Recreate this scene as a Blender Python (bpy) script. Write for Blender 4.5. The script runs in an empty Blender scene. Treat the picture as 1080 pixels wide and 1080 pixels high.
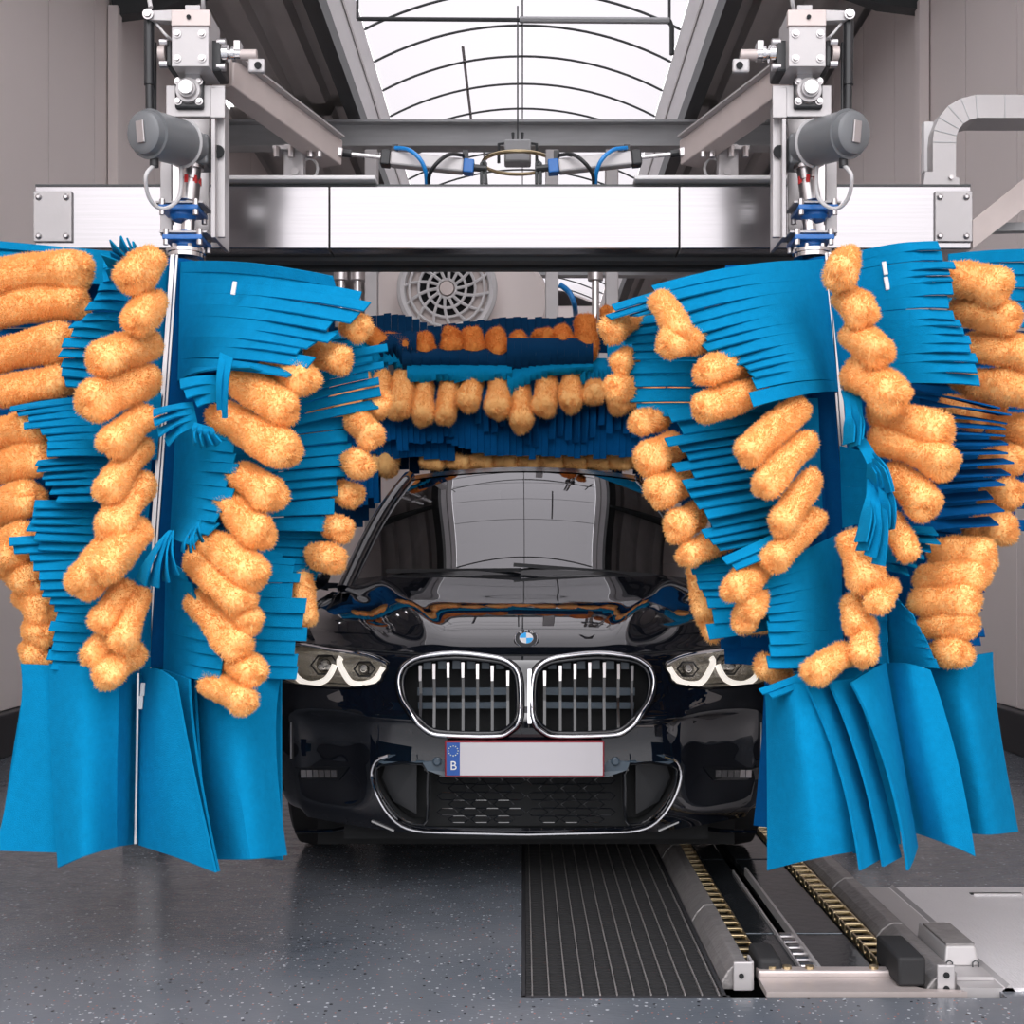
import bpy, math, random
import numpy as np
from mathutils import Vector, Matrix
from mathutils.bvhtree import BVHTree
from mathutils.geometry import tessellate_polygon
random.seed(7); RNG = np.random.default_rng(7)
S = bpy.context.scene; COL = S.collection
FP, CX, CY, CH = 1300.0, 551.0, 600.0, 1.08
# ---------------- camera
cd = bpy.data.cameras.new('camera'); cam = bpy.data.objects.new('camera', cd); COL.objects.link(cam)
cam.location = (0, 0, CH); cam.rotation_euler = (math.pi/2, 0, 0)
cd.sensor_width = 36; cd.lens = 36*FP/1080
cd.shift_x = (540-CX)/1080; cd.shift_y = (CY-540)/1080
cd.clip_start = .05; S.camera = cam
# ---------------- light: overcast sky, reaching the hall by its open end and its skylight
w = bpy.data.worlds.new('sky'); S.world = w; w.use_nodes = True
bg = w.node_tree.nodes['Background']; bg.inputs[1].default_value = 1.0
_n = w.node_tree.nodes; _l = w.node_tree.links
_tc = _n.new('ShaderNodeTexCoord'); _sx = _n.new('ShaderNodeSeparateXYZ'); _l.new(_tc.outputs['Generated'], _sx.inputs[0])
_cr = _n.new('ShaderNodeValToRGB'); _l.new(_sx.outputs[2], _cr.inputs[0]); _e = _cr.color_ramp.elements   # CIE-like overcast sky, three times brighter overhead
_e[0].position = 0; _e[0].color = (.98, .95, .97, 1); _e[1].position = 1; _e[1].color = (5.2, 5.1, 5.25, 1)
_l.new(_cr.outputs[0], bg.inputs[0])
def portal(loc, rot, sx, sy):
    l = bpy.data.lights.new('daylight_portal', 'AREA'); l.shape = 'RECTANGLE'; l.size = sx; l.size_y = sy
    l.cycles.is_portal = True
    o = bpy.data.objects.new('daylight_portal', l); o.location = loc; o.rotation_euler = rot; COL.objects.link(o)
portal((0, .25, 2.9), (math.pi/2, 0, 0), 6.0, 5.8)
portal((0, 12.1, 6.75), (0, 0, 0), 3.1, 23.8)
S.view_settings.view_transform = 'Standard'; S.view_settings.look = 'None'
S.view_settings.exposure = 0.52; S.view_settings.gamma = 1; S.view_settings.use_curve_mapping = False

def W(px, py, Z): return Vector(((px-CX)/FP*Z, Z, CH-(py-CY)/FP*Z))
# ---------------- materials
def mat(name, col, rough=.5, metal=0, bump=None, vary=None, **kw):
    m = bpy.data.materials.new(name); m.use_nodes = True; nt = m.node_tree; b = nt.nodes['Principled BSDF']
    b.inputs['Base Color'].default_value = (*col, 1); b.inputs['Roughness'].default_value = rough; b.inputs['Metallic'].default_value = metal
    for k, v in kw.items(): b.inputs[k.replace('_', ' ')].default_value = v
    tc = nt.nodes.new('ShaderNodeTexCoord')
    if vary:
        sc, amt = vary[:2]
        n = nt.nodes.new('ShaderNodeTexNoise'); n.inputs['Scale'].default_value = sc; n.inputs['Detail'].default_value = 12 if sc > 20 else 4; n.inputs['Roughness'].default_value = .75 if sc > 20 else .5
        mp = nt.nodes.new('ShaderNodeMapping'); nt.links.new(tc.outputs['Object'], mp.inputs[0]); nt.links.new(mp.outputs[0], n.inputs[0])
        if len(vary) > 2: mp.inputs['Scale'].default_value = vary[2]
        r = nt.nodes.new('ShaderNodeMapRange'); r.inputs[3].default_value = 1-amt; r.inputs[4].default_value = 1+amt
        nt.links.new(n.outputs[0], r.inputs[0])
        h = nt.nodes.new('ShaderNodeHueSaturation'); h.inputs['Color'].default_value = (*col, 1)
        nt.links.new(r.outputs[0], h.inputs['Value']); nt.links.new(h.outputs[0], b.inputs['Base Color'])
    if bump:
        sc, st = bump[:2]
        n = nt.nodes.new('ShaderNodeTexNoise'); n.inputs['Scale'].default_value = sc; n.inputs['Detail'].default_value = 3
        mp = nt.nodes.new('ShaderNodeMapping'); nt.links.new(tc.outputs['Object'], mp.inputs[0]); nt.links.new(mp.outputs[0], n.inputs[0])
        if len(bump) > 2: mp.inputs['Scale'].default_value = bump[2]
        bp = nt.nodes.new('ShaderNodeBump'); bp.inputs['Strength'].default_value = st; bp.inputs['Distance'].default_value = .01
        nt.links.new(n.outputs[0], bp.inputs['Height']); nt.links.new(bp.outputs[0], b.inputs['Normal'])
    return m
M = {}
M['felt'] = mat('blue felt', (.001, .198, .41), .95, Specular_IOR_Level=.08, bump=(400, .35), vary=(32, .28))
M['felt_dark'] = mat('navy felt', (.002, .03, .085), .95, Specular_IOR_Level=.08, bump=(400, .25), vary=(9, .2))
M['felt_shaded'] = mat('shaded blue felt', (.001, .085, .27), .95, Specular_IOR_Level=.08, bump=(400, .35), vary=(32, .28))  # darker copy of the blue felt: shade near axis and behind, put into the colour
M['fleece'] = mat('apricot fleece', (1.0, .59, .22), .9, vary=(14, .05), Subsurface_Weight=0.0, Sheen_Weight=.4, Sheen_Roughness=.5, Sheen_Tint=(1, .75, .5, 1))
def hairmat(nm, col):
    m = bpy.data.materials.new(nm); m.use_nodes = True; nt = m.node_tree; nt.nodes.clear()
    o = nt.nodes.new('ShaderNodeOutputMaterial'); mx = nt.nodes.new('ShaderNodeMixShader'); d = nt.nodes.new('ShaderNodeBsdfDiffuse'); t = nt.nodes.new('ShaderNodeBsdfTranslucent')
    for q in (d, t): q.inputs[0].default_value = (*col, 1)
    mx.inputs[0].default_value = .45; nt.links.new(d.outputs[0], mx.inputs[1]); nt.links.new(t.outputs[0], mx.inputs[2]); nt.links.new(mx.outputs[0], o.inputs[0]); return m
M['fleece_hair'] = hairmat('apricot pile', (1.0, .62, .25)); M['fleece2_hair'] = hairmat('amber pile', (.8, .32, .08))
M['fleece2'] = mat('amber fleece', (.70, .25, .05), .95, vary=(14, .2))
M['steel'] = mat('stainless steel', (.5, .48, .48), .32, 1, vary=(6, .08))
M['bright'] = mat('polished steel', (.6, .59, .59), .15, 1)
M['chrome'] = mat('chrome', (.50, .50, .52), .07, 1)
M['plate'] = mat('matt zinc plate', (.45, .432, .432), .45, .35, vary=(8, .07), bump=(60, .05))
M['beam'] = mat('brushed steel beam', (.35, .338, .348), .2, 1, vary=(3, .05, (.3, 1, 1)), bump=(90, .03, (.02, 1, 1)))
M['tan'] = mat('weathered alloy', (.56, .49, .465), .5, .3, vary=(12, .1))
M['motor'] = mat('grey motor enamel', (.15, .158, .165), .38)
M['black'] = mat('black plastic', (.012, .013, .015), .4)
M['rubber'] = mat('black rubber', (.015, .015, .016), .75)
M['dark'] = mat('black lining', (.006, .007, .008), .8)
M['bluepaint'] = mat('blue enamel', (.012, .13, .42), .35)
M['red'] = mat('red plastic', (.5, .02, .02), .4)
M['white'] = mat('white plastic', (.66, .65, .65), .4)
M['cable'] = mat('pale cable sheath', (.55, .54, .54), .45)
M['hoseblue'] = mat('blue air hose', (.01, .22, .6), .3)
M['wall'] = mat('beige sandwich panel', (.84, .765, .735), .55, vary=(1.2, .04), bump=(180, .06))
M['girder'] = mat('galvanised girder', (.42, .43, .435), .5, .2, vary=(3, .15, (1, 1, 8)))
M['darksteel'] = mat('dark painted steel', (.045, .05, .052), .5)
M['deck'] = mat('grey trapezoidal decking', (.48, .455, .44), .55, .1, vary=(5, .18, (1, .3, 1)))
M['curb'] = mat('white skylight kerb', (.85, .83, .83), .5, vary=(5, .05))
M['kerbdark'] = mat('charcoal skirting', (.025, .025, .028), .5)
M['paint'] = mat('black car paint', (.004, .005, .008), .25, 0, Specular_IOR_Level=0.0, Coat_Weight=1.0, Coat_Roughness=.012, Coat_IOR=1.74)
M['trimb'] = mat('gloss black trim', (.006, .007, .009), .12)
M['seat'] = mat('dark seat cloth', (.02, .02, .022), .8)
M['tyre'] = mat('tyre rubber', (.012, .012, .013), .7)
M['rim'] = mat('alloy wheel', (.35, .35, .37), .25, 1)
M['numwhite'] = mat('number plate white', (.50, .48, .50), .4)
M['numred'] = mat('dark red plate border', (.22, .012, .025), .4)
M['eublue'] = mat('plate blue band', (.008, .07, .3), .4)
M['gold'] = mat('yellow passivated steel', (.62, .5, .3), .35, 1, vary=(20, .35))
M['grimy'] = mat('worn metal casing', (.30, .285, .28), .5, .6, vary=(16, .35), bump=(60, .3))
M['ruststeel'] = mat('stained pale steel', (.52, .46, .44), .4, .5, vary=(7, .3))
M['shutter'] = mat('dull slate shutter', (.05, .075, .10), .4)
M['drl'] = mat('frosted light guide', (.85, .83, .8), .25, Emission_Color=(1, .93, .85, 1), Emission_Strength=.6)
M['lampin'] = mat('headlamp reflector', (.80, .77, .71), .22, .75, bump=(90, .6), vary=(60, .5))
def glassy(name, tint, ior, thru=.9):
    m = bpy.data.materials.new(name); m.use_nodes = True; nt = m.node_tree; nt.nodes.clear()
    o = nt.nodes.new('ShaderNodeOutputMaterial'); mx = nt.nodes.new('ShaderNodeMixShader'); fr = nt.nodes.new('ShaderNodeFresnel')
    t = nt.nodes.new('ShaderNodeBsdfTransparent'); g = nt.nodes.new('ShaderNodeBsdfGlossy')
    t.inputs[0].default_value = (*tint, 1); g.inputs['Roughness'].default_value = .01; g.inputs[0].default_value = (.95, .95, .97, 1); fr.inputs[0].default_value = ior
    nt.links.new(fr.outputs[0], mx.inputs[0]); nt.links.new(t.outputs[0], mx.inputs[1]); nt.links.new(g.outputs[0], mx.inputs[2]); nt.links.new(mx.outputs[0], o.inputs[0])
    return m
M['glass'] = glassy('tinted windscreen glass', (.012, .013, .013), 2.55)
M['lens'] = glassy('clear lamp lens', (.93, .93, .93), 1.45)
def skypane():
    m = bpy.data.materials.new('milky rooflight sheet'); m.use_nodes = True; nt = m.node_tree; nt.nodes.clear()
    o = nt.nodes.new('ShaderNodeOutputMaterial'); mx = nt.nodes.new('ShaderNodeMixShader'); t = nt.nodes.new('ShaderNodeBsdfTransparent'); d = nt.nodes.new('ShaderNodeBsdfTranslucent')
    t.inputs[0].default_value = (.088, .086, .088, 1); d.inputs[0].default_value = (.50, .485, .50, 1); mx.inputs[0].default_value = .3
    nt.links.new(t.outputs[0], mx.inputs[1]); nt.links.new(d.outputs[0], mx.inputs[2]); nt.links.new(mx.outputs[0], o.inputs[0]); return m
M['sky'] = skypane()
def floor_mat():
    m = bpy.data.materials.new('speckled wet floor coating'); m.use_nodes = True; nt = m.node_tree; b = nt.nodes['Principled BSDF']; L = nt.links.new
    tc = nt.nodes.new('ShaderNodeTexCoord')
    def noise(sc, det=3, mscale=(1, 1, 1)):
        mp = nt.nodes.new('ShaderNodeMapping'); mp.inputs['Scale'].default_value = mscale; L(tc.outputs['Object'], mp.inputs[0])
        n = nt.nodes.new('ShaderNodeTexNoise'); n.inputs['Scale'].default_value = sc; n.inputs['Detail'].default_value = det; L(mp.outputs[0], n.inputs[0]); return n
    def ramp(src, *st):
        r = nt.nodes.new('ShaderNodeValToRGB'); L(src, r.inputs[0]); e = r.color_ramp.elements
        e[0].position = st[0][0]; e[0].color = st[0][1]; e[1].position = st[1][0]; e[1].color = st[1][1]
        for q in st[2:]: x = e.new(q[0]); x.color = q[1]
        return r
    base = ramp(noise(1.3, 6).outputs[0], (.3, (.085, .10, .12, 1)), (.7, (.155, .165, .185, 1)))
    prev = base.outputs[0]
    for sc, thr, col in ((42, .11, (.45, .47, .5, 1)), (36, .1, (.02, .02, .025, 1)), (60, .1, (.35, .13, .1, 1)), (75, .13, (.3, .33, .36, 1))):
        v = nt.nodes.new('ShaderNodeTexVoronoi'); v.inputs['Scale'].default_value = sc; L(tc.outputs['Object'], v.inputs[0])
        lt = nt.nodes.new('ShaderNodeMath'); lt.operation = 'LESS_THAN'; lt.inputs[1].default_value = thr*1.6; L(v.outputs['Distance'], lt.inputs[0])
        wn = nt.nodes.new('ShaderNodeSeparateColor'); L(v.outputs['Color'], wn.inputs[0])
        gt = nt.nodes.new('ShaderNodeMath'); gt.operation = 'GREATER_THAN'; gt.inputs[1].default_value = .62; L(wn.outputs[0], gt.inputs[0])
        mu = nt.nodes.new('ShaderNodeMath'); mu.operation = 'MULTIPLY'; L(lt.outputs[0], mu.inputs[0]); L(gt.outputs[0], mu.inputs[1])
        mx = nt.nodes.new('ShaderNodeMixRGB'); L(mu.outputs[0], mx.inputs[0]); L(prev, mx.inputs[1]); mx.inputs[2].default_value = col; prev = mx.outputs[0]
    L(prev, b.inputs['Base Color'])
    pud = ramp(noise(9, 5, (1, 2.2, 1)).outputs[0], (.42, (.10, .10, .10, 1)), (.56, (.24, .24, .24, 1)))
    L(pud.outputs[0], b.inputs['Roughness'])
    bp = nt.nodes.new('ShaderNodeBump'); bp.inputs['Strength'].default_value = .15; bp.inputs['Distance'].default_value = .006
    L(noise(45, 4, (1, 2, 1)).outputs[0], bp.inputs['Height']); L(bp.outputs[0], b.inputs['Normal']); b.inputs['IOR'].default_value = 1.6
    return m
M['floor'] = floor_mat()
# ---------------- mesh builder
class MB:
    def __init__(s): s.v = []; s.f = []
    def add(s, vs, fs):
        k = len(s.v); s.v += [tuple(v) for v in vs]; s.f += [tuple(i+k for i in f) for f in fs]; return s
    def box(s, c, d, R=None):
        c = Vector(c); vs = []
        for x in (-.5, .5):
            for y in (-.5, .5):
                for z in (-.5, .5):
                    p = Vector((x*d[0], y*d[1], z*d[2])); vs.append(c+(R@p if R else p))
        return s.add(vs, [(0,1,3,2),(4,6,7,5),(0,4,5,1),(2,3,7,6),(0,2,6,4),(1,5,7,3)])
    def bar(s, p0, p1, wd, ht, up=(0, 0, 1)):
        p0 = Vector(p0); p1 = Vector(p1); d = p1-p0; x = d.normalized(); u = Vector(up); y = u.cross(x).normalized(); z = x.cross(y)
        R = Matrix((x, y, z)).transposed(); return s.box((p0+p1)/2, (d.length, wd, ht), R)
    def cyl(s, p0, p1, r, n=20, r2=None):
        r2 = r if r2 is None else r2
        p0 = Vector(p0); p1 = Vector(p1); d = (p1-p0).normalized(); a = d.orthogonal().normalized(); b = d.cross(a)
        vs = [p+(a*math.cos(2*math.pi*i/n)+b*math.sin(2*math.pi*i/n))*rr for p, rr in ((p0, r), (p1, r2)) for i in range(n)]
        return s.add(vs, [(i, (i+1) % n, n+(i+1) % n, n+i) for i in range(n)]+[tuple(range(n))[::-1], tuple(range(n, 2*n))])
    def lathe(s, p0, p1, prof, n=24):   # prof: list of (t along axis, radius)
        p0 = Vector(p0); p1 = Vector(p1); d = (p1-p0); e = d.normalized(); a = e.orthogonal().normalized(); b = e.cross(a)
        vs = [p0+d*t+(a*math.cos(2*math.pi*i/n)+b*math.sin(2*math.pi*i/n))*r for t, r in prof for i in range(n)]; m = len(prof)
        fs = [(j*n+i, j*n+(i+1) % n, (j+1)*n+(i+1) % n, (j+1)*n+i) for j in range(m-1) for i in range(n)]
        return s.add(vs, fs+[tuple(range(n))[::-1], tuple(range((m-1)*n, m*n))])
    def tube(s, pts, r, n=8, closed=False, flat=1.0):
        pts = [Vector(p) for p in pts]; m = len(pts); vs = []; prev = None
        for i, p in enumerate(pts):
            if closed: t = pts[(i+1) % m]-pts[i-1]
            else: t = pts[min(i+1, m-1)]-pts[max(i-1, 0)]
            t.normalize()
            a = t.orthogonal().normalized() if prev is None else (prev-t*prev.dot(t)).normalized()
            prev = a; b = t.cross(a); rr = r[i] if isinstance(r, (list, tuple)) else r
            vs += [p+(a*math.cos(2*math.pi*k/n)+b*math.sin(2*math.pi*k/n)*flat)*rr for k in range(n)]
        fs = [(i*n+k, i*n+(k+1) % n, (i+1)*n+(k+1) % n, (i+1)*n+k) for i in range(m-1) for k in range(n)]
        if closed:
            best = min(range(n), key=lambda o: (Vector(vs[o])-Vector(vs[(m-1)*n])).length)
            fs += [((m-1)*n+k, (m-1)*n+(k+1) % n, (k+1+best) % n, (k+best) % n) for k in range(n)]
        else: fs += [tuple(range(n))[::-1], tuple(range((m-1)*n, m*n))]
        return s.add(vs, fs)
    def prism(s, poly, d):
        poly = [Vector(p) for p in poly]; d = Vector(d); n = len(poly)
        tri = [tuple(t) for t in tessellate_polygon([poly])]
        return s.add(poly+[p+d for p in poly], tri+[tuple(n+i for i in t[::-1]) for t in tri]+[(i, (i+1) % n, n+(i+1) % n, n+i) for i in range(n)])
    def grid(s, rows, closed=False):
        m = len(rows); n = len(rows[0]); vs = [p for r in rows for p in r]
        q = n if closed else n-1
        return s.add(vs, [(j*n+i, j*n+(i+1) % n, (j+1)*n+(i+1) % n, (j+1)*n+i) for j in range(m-1) for i in range(q)])
    def build(s, name, m, parent=None, angle=35, bevel=0, solid=0, outward=None):
        me = bpy.data.meshes.new(name); me.from_pydata(s.v, [], s.f)
        import bmesh
        bm = bmesh.new(); bm.from_mesh(me); bmesh.ops.recalc_face_normals(bm, faces=bm.faces)
        if outward is not None and sum(f.normal.dot(f.calc_center_median()-Vector(outward))*f.calc_area() for f in bm.faces) < 0: bmesh.ops.reverse_faces(bm, faces=bm.faces)
        bm.to_mesh(me); bm.free()
        me.materials.append(M[m] if isinstance(m, str) else m)
        if angle: me.shade_smooth(); me.set_sharp_from_angle(angle=math.radians(angle))
        o = bpy.data.objects.new(name, me); COL.objects.link(o)
        if parent is not None: o.parent = parent; o.matrix_parent_inverse = Matrix.Translation(-Vector(parent.location)) if parent.type == 'EMPTY' else Matrix.Identity(4)
        if solid: md = o.modifiers.new('solidify', 'SOLIDIFY'); md.thickness = solid; md.offset = 0
        if bevel: md = o.modifiers.new('bevel', 'BEVEL'); md.width = bevel; md.segments = 2; md.limit_method = 'ANGLE'
        return o
def tag(o, label=None, cat=None, group=None, kind=None):
    if label: o['label'] = label
    if cat: o['category'] = cat
    if group: o['group'] = group
    if kind: o['kind'] = kind
    return o
def thing(name, loc, label, cat, group=None):
    o = bpy.data.objects.new(name, None); o.empty_display_size = .1; COL.objects.link(o); o.location = loc; return tag(o, label, cat, group)
def text_mesh(body, size, origin, right, up, mb, depth=.001):
    c = bpy.data.curves.new('t', 'FONT'); c.body = body; c.size = size; c.align_x = 'CENTER'; c.align_y = 'CENTER'; c.extrude = depth
    o = bpy.data.objects.new('t', c); COL.objects.link(o)
    dg = bpy.context.evaluated_depsgraph_get(); me = o.evaluated_get(dg).to_mesh()
    r = Vector(right).normalized(); u = Vector(up).normalized(); n = r.cross(u); og = Vector(origin)
    mb.add([og+r*v.co.x+u*v.co.y+n*v.co.z for v in me.vertices], [tuple(p.vertices) for p in me.polygons])
    bpy.data.objects.remove(o); bpy.data.curves.remove(c)
    return mb
def smoothcurve(pts, k=4, closed=False):
    n = len(pts); out = []; pts = [Vector(p) for p in pts]
    for i in range(n if closed else n-1):
        if closed: a, b, c, d = pts[i-1], pts[i], pts[(i+1) % n], pts[(i+2) % n]
        else: a, b, c, d = pts[max(i-1, 0)], pts[i], pts[i+1], pts[min(i+2, n-1)]
        for j in range(k):
            t = j/k; out.append(.5*((2*b)+(c-a)*t+(2*a-5*b+4*c-d)*t*t+(3*b-a-3*c+d)*t**3))
    if not closed: out.append(pts[-1])
    return out
def interp(poly, t):
    m = len(poly)-1; x = min(max(t, 0), 1)*m; i = min(int(x), m-1); f = x-i
    return poly[i]*(1-f)+poly[i+1]*f
# ================= SETTING: hall =================
def struct(o): o['kind'] = 'structure'; return o
XR, XL, YB, YF, ZE = 2.93, -3.02, 24.0, .3, 5.77
# floor with pit opening left for the conveyor, built as slabs
fl = MB()
def slab(x0, x1, y0, y1): fl.box(((x0+x1)/2, (y0+y1)/2, -.1), (x1-x0, y1-y0, .2))
slab(XL-.2, -.002, -60, YB); slab(-.002, XR+.2, -60, 3.10); fl.box((0, -32, -.35), (120, 62, .1)); slab(-.002, XR+.2, 8.6, YB); slab(1.135, XR+.2, 4.16, 8.6); slab(1.22, XR+.2, 3.10, 4.16)
struct(fl.build('floor', 'floor', angle=0))
def wall(name, x, sgn):
    m = MB(); m.box((x+sgn*.06, (YB+YF)/2, (ZE+.257)/2), (.12, YB-YF, ZE-.257)); 
    y = YF+.55
    k = 0
    while y < YB:
        m.box((x-sgn*.002, y+.004, (ZE+.257)/2), (.012, .012, ZE-.257)) if False else None
        y += .95
    return struct(m.build(name, 'wall', angle=0))
# walls carry real panel joints: separate boards with narrow gaps
def panelwall(name, x, sgn, ys):
    m = MB(); m.box((x+sgn*.10, (YB+YF)/2, ZE/2), (.1, YB-YF, ZE))
    for a, b in zip(ys[:-1], ys[1:]): m.box((x+sgn*.025, (a+b)/2, (ZE+.257)/2), (.05, b-a-.012, ZE-.257))
    return struct(m.build(name, 'wall', angle=0))
ysl = [YF, 1.4, 2.6, 3.8, 5.0, 6.2, 7.05, 7.86, 8.7, 9.0, 10.1, 11.3, 12.5, 13.7, 14.9, 16.1, 17.3, 18.5, 19.7, 20.9, 22.1, YB]
panelwall('wall_left', XL, -1, ysl)
ysr = [YF, 1.4, 2.6, 3.8, 5.0, 6.3, 7.3, 8.15, 8.9, 9.7, 10.6, 11.6, 12.5, 13.7, 14.9, 16.1, 17.3, 18.5, 19.7, 20.9, 22.1, YB]
panelwall('wall_right', XR, 1, ysr)
struct(MB().box((0, YB+.1, 3.3), (6.6, .2, 6.6)).build('wall_back', 'wall', angle=0))
struct(MB().box((XL+.02, (YB+YF)/2, .125), (.09, YB-YF, .25)).build('baseboard_left', 'kerbdark', angle=0, bevel=.01))
struct(MB().box((XR-.02, (YB+YF)/2, .125), (.09, YB-YF, .25)).build('baseboard_right', 'kerbdark', angle=0, bevel=.01))
for x, s_ in ((XL+.03, 'left'), (XR-.03, 'right')): tag(MB().box((x, 4.42, 1.2), (.04, 3.7, 1.9)).build('dark_reflection_panel', 'kerbdark', None, angle=0, bevel=.005), f'unseen black panel added to darken reflections in the car, along the {s_} wall at the entrance', 'panel')  # out-of-view panels, added so the bumper corners reflect something dark
# ceiling: trapezoidal decking either side of the rooflight
m = MB()
for sg, xo in ((-1, XL-.1), (1, XR+.1)):
    prof = []; x = 1.62; 
    while x < abs(xo):
        prof += [(x, 0), (x+.16, 0), (x+.2, .09), (x+.32, .09), (x+.36, 0)]; x += .36
    prof = [(min(a, abs(xo)), b) for a, b in prof]
    m.grid([[(sg*a, y, ZE+.0+b) for a, b in prof] for y in (YF, 12.42)])
    m.grid([[(sg*a, y, ZE+.0+b) for a, b in prof] for y in (12.75, YB)])
    m.box((sg*2.3, (YF+YB)/2, ZE+.25), (1.5, YB-YF, .1))
struct(m.build('ceiling', 'deck', angle=20))
# rooflight
sk = thing('window_1', (0, 10, ZE), None, None); sk['kind'] = 'structure'
m = MB()
for sg in (-1, 1):
    m.add([(sg*1.62, YF, ZE-.02), (sg*1.50, YF, 6.2), (sg*1.50, YB, 6.2), (sg*1.62, YB, ZE-.02), (sg*1.70, YF, ZE-.02), (sg*1.6, YF, 6.2), (sg*1.6, YB, 6.2), (sg*1.7, YB, ZE-.02)],
          [(0,1,2,3), (4,7,6,5), (0,4,5,1), (3,2,6,7), (1,5,6,2), (0,3,7,4)])
m.build('kerb', 'curb', sk, angle=0)
m = MB()
for sg in (-1, 1): m.box((sg*1.68, (YF+YB)/2, ZE-.09), (.13, YB-YF, .2))
m.build('edge_angle', 'darksteel', sk, angle=0)
RV = 3.23; arc = [(math.sin(a)*RV, 6.2-RV*math.cos(math.asin(1.5/RV))+math.cos(a)*RV) for a in np.linspace(-math.asin(1.5/RV), math.asin(1.5/RV), 25)]
MB().grid([[(x, y, z+.02) for x, z in arc] for y in (YF, YB)]).build('glazing', 'sky', sk, angle=60)
y = .45
while y < YB:
    MB().tube([(x, y, z) for x, z in arc], .012, 6).build('glazing_bar', 'darksteel', sk); y += .75 if y > 10.9 else 1.5
MB().cyl((0.0, YF, arc[12][1]-.01), (0.0, YB, arc[12][1]-.01), .008, 6).build('ridge_bar', 'darksteel', sk)
for px, y0 in ((.62, 8.0), (-.62, 12.8), (-.5, 16)):
    z = arc[16][1]; MB().bar((px, y0, z-.02), (px, y0+2.2, z-.02), .03, .01).build('sheet_lap', 'plate', sk)
m = MB()
for sg in (-1, 1): m.add([(sg*1.5, YB-.01, 6.2), (0, YB-.01, 6.2), (0, YB-.01, 6.57), (sg*.8, YB-.01, 6.48)], [(0, 1, 2, 3)])
m.build('end_pane', 'sky', sk)
# steel frames of the hall
def girder(y, z0, z1, name, label, m='girder'):
    t = thing(name, (0, y, z0), label, 'beam'); h = z1-z0
    MB().box((0, y, z0+.012), (5.94, .2, .024)).build('bottom_flange', m, t, angle=0)
    MB().box((0, y, z1-.012), (5.94, .2, .024)).build('top_flange', m, t, angle=0)
    MB().box((0, y, (z0+z1)/2), (5.94, .015, h-.048)).build('web', m, t, angle=0)
girder(12.3, 5.27, 5.53, 'steel_girder', 'grey steel I-beam spanning the hall just below the arched rooflight')
girder(17.8, 5.3, 5.56, 'steel_girder', 'second grey I-beam deeper in the hall, low behind the nearer one')
for sg, xw, s_ in ((-1, XL, 'left'), (1, XR, 'right')):
    t = thing('frame_column', (xw-sg*.06, 9.0 if sg < 0 else 8.6, 0), f'slim grey steel column with dark haunch bracket against the {s_} beige wall', 'column')
    yy = 9.0 if sg < 0 else 8.9
    MB().box((xw-sg*.045, yy, 2.6), (.07, .1, 5.15)).build('post', 'wall', t, angle=0)
    MB().prism([(xw-sg*.02, yy, 5.12), (xw-sg*.34, yy, 5.16), (xw-sg*1.3, yy, 5.5), (xw-sg*1.3, yy, 5.74), (xw-sg*.02, yy, 5.74)], (0, .12, 0)).build('haunch', 'darksteel', t, angle=0)
# conduit under the rooflight with drop
t = thing('conduit', (0, 10.1, 5.55), 'thin grey conduit pipe crossing under the near end of the rooflight', 'pipe')
a = W(377, 20, 10.2); b = W(706, 22, 10.2); mid = W(548, 21, 10.2)
MB().cyl(a, b, .018, 8).build('pipe', 'darksteel', t); MB().cyl(mid, b, .028, 8).build('sleeve', 'girder', t)
MB().tube([b, b+Vector((.02, 0, -.05)), b+Vector((.02, 0, -.28))], .02, 8).build('drop_pipe', 'darksteel', t)
MB().cyl(a+Vector((0, 0, .0)), a+Vector((0, 0, .3)), .012, 6).cyl(b, b+Vector((0, 0, .3)), .012, 6).build('hanger', 'darksteel', t)
# high-bay ring lamp hanging on a wire
t = thing('hanging_lamp', W(546, 178, 12.0), 'unlit ring-shaped hall lamp hanging on a wire below the rooflight ridge', 'lamp')
MB().cyl((W(546, 60, 12.0).x, 12.0, 6.56), W(546, 148, 12.0), .008, 6).build('wire', 'darksteel', t)
MB().box(W(546, 162, 12), (.26, .2, .22)).build('ballast_box', 'girder', t, bevel=.02)
m = MB(); c = W(546, 172, 12); m.tube([c+Vector((.34*math.cos(a), .34*math.sin(a), 0)) for a in np.linspace(0, 2*math.pi, 28)[:-1]], .018, 8, closed=True); m.build('ring', 'gold', t)
m = MB()
for sg in (-1, 1): m.tube([W(546+sg*20, 172, 12), W(546+sg*20, 152, 12), W(546+sg*5, 150, 12), W(546+sg*5, 140, 12)], .016, 6)
m.build('bracket', 'darksteel', t)
# ================= conveyor, grate and plates in the floor =================
pit = MB(); pit.box((.61, 5.85, -.23), (1.22, 5.5, .06)); pit.box((.0, 5.85, -.09), (.01, 5.5, .16))
struct(pit.build('trim_1', 'kerbdark', angle=0))
t = thing('floor_grate', (.26, 4.3, 0), 'black slatted drain grate in the floor in front of the car', 'grate')
m = MB()
for i in range(int((5.4-3.12)/.022)): m.box((.262, 3.13+i*.022, -.012), (.505, .012, .02))
tag(m.build('cross_bars', 'rubber', t, angle=0), kind='stuff')
for i in range(12):
    x = .025+i*.043
    MB().box((x, 4.26, -.003), (.0035, 2.28, .014)).build('long_bar', 'grimy', t, angle=0)
m = MB()
m.box((.004, 4.26, -.03), (.008, 2.3, .06)).box((.26, 3.115, -.03), (.53, .014, .06)).box((.512, 4.26, -.03), (.01, 2.3, .06)).box((.26, 5.41, -.03), (.5, .01, .06))
m.build('frame', 'kerbdark', t, angle=0)
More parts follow.
